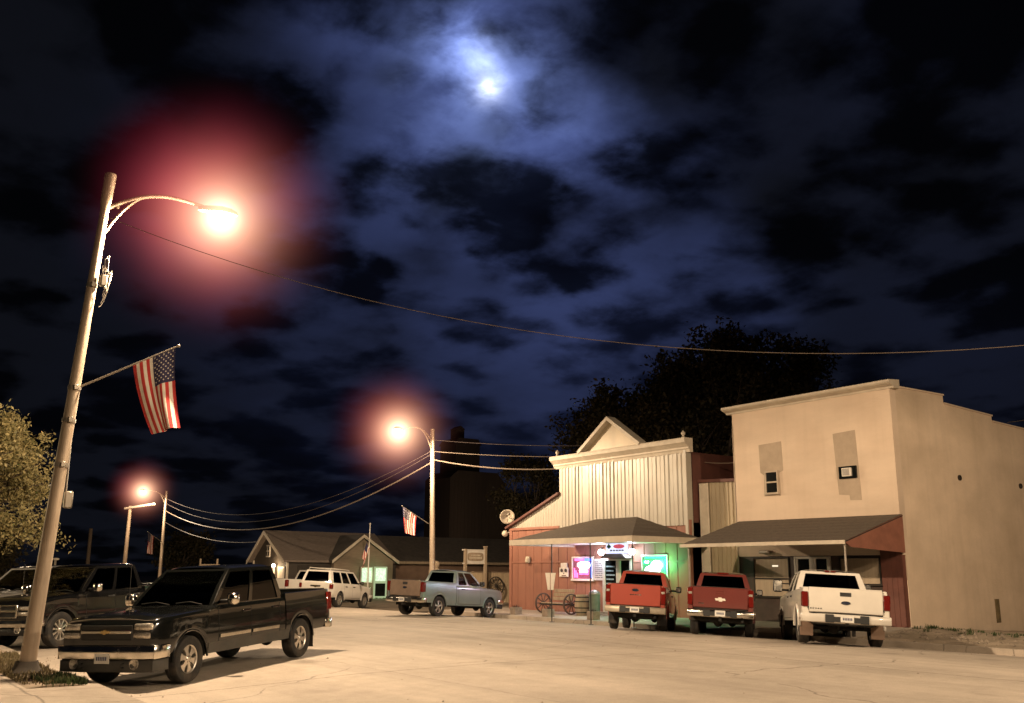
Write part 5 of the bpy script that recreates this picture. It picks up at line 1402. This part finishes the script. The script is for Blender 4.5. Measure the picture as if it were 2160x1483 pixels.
# ------------------------------------------------------------------ light
def batwing(name, P_, power, col=(1, .75, .50), radius=.14, cap=5.0, up_=.05, floor_=2.4):
    """street lamp luminaire: intensity grows towards the sides like a refractor lens, little light goes up"""
    ld = bpy.data.lights.new(name, 'POINT'); ld.energy = power; ld.color = col; ld.shadow_soft_size = radius
    ld.use_nodes = True; nt = ld.node_tree; L = nt.links.new
    em = next(n for n in nt.nodes if n.type == 'EMISSION')
    tc = N(nt, 'ShaderNodeTexCoord'); sx = N(nt, 'ShaderNodeSeparateXYZ'); L(tc.outputs['Normal'], sx.inputs[0])
    ng = N(nt, 'ShaderNodeMath', operation='MULTIPLY'); ng.inputs[1].default_value = -1; L(sx.outputs[2], ng.inputs[0])
    mx = N(nt, 'ShaderNodeMath', operation='MAXIMUM'); L(ng.outputs[0], mx.inputs[0]); mx.inputs[1].default_value = .05
    pw = N(nt, 'ShaderNodeMath', operation='POWER'); L(mx.outputs[0], pw.inputs[0]); pw.inputs[1].default_value = -2.3
    fl = N(nt, 'ShaderNodeMath', operation='MAXIMUM'); L(pw.outputs[0], fl.inputs[0]); fl.inputs[1].default_value = floor_; pw = fl
    mn = N(nt, 'ShaderNodeMath', operation='MINIMUM'); L(pw.outputs[0], mn.inputs[0]); mn.inputs[1].default_value = cap
    fade = N(nt, 'ShaderNodeMapRange'); fade.inputs[1].default_value = -.12; fade.inputs[2].default_value = .12; fade.inputs[3].default_value = up_; fade.inputs[4].default_value = 1; L(ng.outputs[0], fade.inputs[0])
    mu = N(nt, 'ShaderNodeMath', operation='MULTIPLY'); L(mn.outputs[0], mu.inputs[0]); L(fade.outputs[0], mu.inputs[1])
    L(mu.outputs[0], em.inputs['Strength'])
    o = bpy.data.objects.new(name, ld); COL.objects.link(o); o.location = P_
    return o
PW = 1500; CAP = 5.0
batwing('sodium_light', LAMPS[0] - Vector((0, 0, .35)), PW * 1.66)
batwing('sodium_light', LAMPS[1] - Vector((0, 0, .35)), PW * .92)
batwing('sodium_light', LAMPS[2] - Vector((0, 0, .35)), PW * .6)
batwing('sodium_light', (-43.0, 5.6, 8.2), PW * .5)      # unseen lamps added outside the frame, taken as the next in the row
batwing('sodium_light', (3.0, 6.0, 8.6), PW * .72)
batwing('sodium_light', (-2.0, 20.0, 8.4), PW * 1.0)
def point(name, P_, power, col, r_=.05):
    ld = bpy.data.lights.new(name, 'POINT'); ld.energy = power; ld.color = col; ld.shadow_soft_size = r_
    o = bpy.data.objects.new(name, ld); COL.objects.link(o); o.location = P_; return o
point('porch_light', (-30.9, 26.6, 2.5), 75, (.68, .78, 1), .1)
point('porch_light', (-29.1, 26.6, 2.5), 75, (.68, .78, 1), .1)
point('neon_light', (-27.4, 26.6, 2.05), 105, (.15, 1, .35), .15)
point('neon_light', (-32.3, 26.6, 1.95), 30, (.9, .5, 1), .15)
point('fill_light', (-34.6, -4.4, 3.9), 1300, (1, .78, .46), .15)  # unseen fill added to brighten the near side of the left tree
point('fill_light', (-98, 66, 6), 2000, (1, .78, .58), .3)  # added fill that lifts the far grain elevator out of the dark
point('shop_porch_light', (-58.5, 23.4, 2.0), 90, (1, .7, .4), .08)
point('shop_door_light', (-55.9, 29.6, 1.5), 25, (.5, 1, .55), .2)

# ------------------------------------------------------------------ sky: moon behind broken cloud
W_ = bpy.data.worlds.new('World'); sc.world = W_; W_.use_nodes = True
nt = W_.node_tree; L = nt.links.new
bg = next(n for n in nt.nodes if n.type == 'BACKGROUND')
tc = N(nt, 'ShaderNodeTexCoord'); D = tc.outputs['Generated']
def sky_math(op, a, b=None, clamp=False):
    n = N(nt, 'ShaderNodeMath', operation=op); n.use_clamp = clamp
    for i, v in enumerate((a, b)):
        if v is None: continue
        if isinstance(v, (int, float)): n.inputs[i].default_value = v
        else: L(v, n.inputs[i])
    return n.outputs[0]
def sky_map(v, a, b, c, d, smooth=True):
    n = N(nt, 'ShaderNodeMapRange'); n.interpolation_type = 'SMOOTHSTEP' if smooth else 'LINEAR'
    for i, q in enumerate((a, b, c, d)): n.inputs[i + 1].default_value = q
    L(v, n.inputs[0]); return n.outputs[0]
def blob(px, py, s):     # soft lobe of brightness round a fixed compass direction
    d = N(nt, 'ShaderNodeVectorMath', operation='SUBTRACT'); L(D, d.inputs[0]); d.inputs[1].default_value = SKYDIR(px, py)
    l_ = N(nt, 'ShaderNodeVectorMath', operation='LENGTH'); L(d.outputs[0], l_.inputs[0])
    q = sky_math('DIVIDE', l_.outputs['Value'], s); q = sky_math('MULTIPLY', q, q); q = sky_math('MULTIPLY', q, -1); return sky_math('EXPONENT', q)
TH, PITCH, ROLL, F = rad(35.58), rad(12.98), rad(0.4), 2021.0 / 2160
fw_ = Vector((-math.cos(TH), math.sin(TH), 0)); rt_ = Vector((math.sin(TH), math.cos(TH), 0)); Z_ = Vector((0, 0, 1))
fa = fw_ * math.cos(PITCH) + Z_ * math.sin(PITCH); ua = -fw_ * math.sin(PITCH) + Z_ * math.cos(PITCH)
ra, ub = rt_ * math.cos(ROLL) + ua * math.sin(ROLL), -rt_ * math.sin(ROLL) + ua * math.cos(ROLL)
def SKYDIR(u, v):        # azimuth/elevation as fractions of the view width from its axis
    return (fa * F + ra * u + ub * v).normalized()
PXY = lambda x, y: ((x - 1080) / 2160, (741.5 - y) / 2160)
sx = N(nt, 'ShaderNodeSeparateXYZ'); L(D, sx.inputs[0])
zz = sky_math('MAXIMUM', sky_math('ADD', sx.outputs[2], .22), .05)
cx = sky_math('DIVIDE', sx.outputs[0], zz); cy = sky_math('DIVIDE', sx.outputs[1], zz)
cb = N(nt, 'ShaderNodeCombineXYZ'); L(cx, cb.inputs[0]); L(cy, cb.inputs[1])
def cloud(scale, det, rough, off, dist=.6):
    mp = N(nt, 'ShaderNodeMapping'); mp.inputs['Location'].default_value = off; mp.inputs['Scale'].default_value = (scale, scale, 1); L(cb.outputs[0], mp.inputs['Vector'])
    n = N(nt, 'ShaderNodeTexNoise'); n.noise_dimensions = '2D'; n.inputs['Scale'].default_value = 1; n.inputs['Detail'].default_value = det; n.inputs['Roughness'].default_value = rough; n.inputs['Distortion'].default_value = dist
    L(mp.outputs[0], n.inputs['Vector']); return n.outputs['Fac']
wv = N(nt, 'ShaderNodeTexNoise'); wv.inputs['Scale'].default_value = 1.0; wv.inputs['Detail'].default_value = 6; wv.inputs['Roughness'].default_value = .55
wm = N(nt, 'ShaderNodeMapping'); wm.inputs['Scale'].default_value = (3.2, 3.2, 1); L(cb.outputs[0], wm.inputs['Vector']); L(wm.outputs[0], wv.inputs['Vector'])
wo = N(nt, 'ShaderNodeVectorMath', operation='SUBTRACT'); L(wv.outputs['Color'], wo.inputs[0]); wo.inputs[1].default_value = (.5, .5, .5)
wa = N(nt, 'ShaderNodeVectorMath', operation='MULTIPLY_ADD'); L(wo.outputs[0], wa.inputs[0]); wa.inputs[1].default_value = (.17, .17, .17); L(D, wa.inputs[2])
D0 = D
D = wa.outputs[0]        # lobes below are pushed about by the cloud noise
big = cloud(1.3, 3, .5, (3.1, 1.7, 0), 0); mid = cloud(2.9, 6, .54, (7.3, 2.2, 0), .15); fine = cloud(10, 6, .55, (1.2, 5.1, 0), .2)
vo = N(nt, 'ShaderNodeTexVoronoi'); vo.voronoi_dimensions = '2D'; vo.feature = 'SMOOTH_F1'; vo.inputs['Scale'].default_value = 1; vo.inputs['Smoothness'].default_value = .45; vo.inputs['Detail'].default_value = 1.2
vm = N(nt, 'ShaderNodeVectorMath', operation='MULTIPLY_ADD'); L(wv.outputs['Color'], vm.inputs[0]); vm.inputs[1].default_value = (.25, .25, 0); L(cb.outputs[0], vm.inputs[2])
vs_ = N(nt, 'ShaderNodeMapping'); vs_.inputs['Scale'].default_value = (4.3, 4.3, 1); vs_.inputs['Location'].default_value = (.3, .8, 0); L(vm.outputs[0], vs_.inputs['Vector']); L(vs_.outputs[0], vo.inputs['Vector'])
puff = sky_math('SUBTRACT', .82, vo.outputs['Distance'])
dens = sky_math('ADD', sky_math('ADD', sky_math('MULTIPLY', big, .25), sky_math('MULTIPLY', puff, .28)), sky_math('ADD', sky_math('MULTIPLY', mid, .42), sky_math('MULTIPLY', fine, .13)))
glow = sky_math('MULTIPLY', blob(*PXY(1035, 200), .12), .60)
for (x, y, s, a) in ((980, 60, .09, .20), (820, 90, .09, .10), (1120, 330, .11, .22), (1060, 500, .13, .14), (620, 420, .13, .06), (1300, 640, .12, .17), (1560, 600, .06, .12), (1180, 760, .12, .15), (900, 860, .12, .07), (740, 640, .14, .08), (1990, 760, .14, .04), (1780, 300, .12, .03), (1960, 150, .1, .03), (1500, 170, .05, .02), (400, 820, .12, .012), (1430, 480, .07, .07)):
    glow = sky_math('ADD', glow, sky_math('MULTIPLY', blob(*PXY(x, y), s), a))
for (x, y, s, a) in ((1380, 110, .075, .95), (1650, 430, .075, .9), (1980, 330, .08, .9), (840, 190, .032, .85), (960, 420, .045, .85), (1230, 480, .04, .75), (920, 570, .04, .7), (1060, 300, .022, .85), (1090, 100, .022, .8), (1700, 120, .05, .7), (800, 740, .05, .5), (1060, 630, .04, .5), (1010, 240, .03, .6), (1380, 440, .035, .6)):
    glow = sky_math('MULTIPLY', glow, sky_math('SUBTRACT', 1.0, sky_math('MULTIPLY', blob(*PXY(x, y), s), a)))
sharp = sky_map(dens, .355, .53, 1.15, .05); soft = sky_map(dens, .30, .60, .75, .25)
lowk = sky_map(sx.outputs[2], .10, .34, 1, 0)
thin2 = sky_math('ADD', sky_math('MULTIPLY', sharp, sky_math('SUBTRACT', 1.0, lowk)), sky_math('MULTIPLY', soft, lowk))
body = sky_math('MULTIPLY', glow, thin2)
halo = sky_math('ADD', sky_math('MULTIPLY', blob(*PXY(1035, 165), .030), 1.0), sky_math('MULTIPLY', blob(*PXY(1030, 190), .07), .42))
halo = sky_math('MULTIPLY', halo, sky_map(sky_math('ADD', sky_math('MULTIPLY', mid, .5), sky_math('MULTIPLY', fine, .5)), .40, .60, 1, .16))
DW = D
wb2 = N(nt, 'ShaderNodeVectorMath', operation='MULTIPLY_ADD'); L(wo.outputs[0], wb2.inputs[0]); wb2.inputs[1].default_value = (.065, .065, .065); L(D0, wb2.inputs[2])
D = wb2.outputs[0]
disc = sky_math('MULTIPLY', blob(*PXY(1035, 190), .0055), 1.3)
disc = sky_math('ADD', sky_math('MULTIPLY', disc, 1), sky_math('MULTIPLY', blob(*PXY(1037, 193), .0155), 1.0))
disc = sky_math('ADD', disc, sky_math('MULTIPLY', blob(*PXY(1024, 140), .019), .2))
disc = sky_math('MULTIPLY', disc, sky_map(fine, .36, .60, 1.2, .5))
def scaled(col, v):
    n = N(nt, 'ShaderNodeVectorMath', operation='SCALE'); n.inputs[0].default_value = col; L(v, n.inputs['Scale']); return n.outputs[0]
def vadd(a, b):
    n = N(nt, 'ShaderNodeVectorMath', operation='ADD'); L(a, n.inputs[0]); L(b, n.inputs[1]); return n.outputs[0]
base = sky_map(dens, .37, .52, .0055, .0010)
tot = vadd(vadd(scaled((.068, .098, .285), body), scaled((.30, .42, .95), halo)), vadd(scaled((.86, .93, 1.1), disc), scaled((.75, .85, 1.3), base)))
L(tot, bg.inputs[0]); bg.inputs[1].default_value = 1.0

# ------------------------------------------------------------------ camera
cd = bpy.data.cameras.new('camera'); cam = bpy.data.objects.new('camera', cd); COL.objects.link(cam); sc.camera = cam
cd.sensor_width = 36; cd.lens = F * 36; cd.clip_end = 3000; cd.clip_start = .05
cam.matrix_world = Matrix.Translation((0, 0, 1.7)) @ Matrix((ra, ub, -fa)).transposed().to_4x4()
sc.view_settings.view_transform = 'Standard'; sc.view_settings.look = 'None'; sc.view_settings.exposure = 0; sc.view_settings.gamma = 1
sc.cycles.use_denoising = True
sc.cycles.max_bounces = 6; sc.cycles.transparent_max_bounces = 12; sc.cycles.sample_clamp_indirect = 4
sc.cycles.volume_max_steps = 128
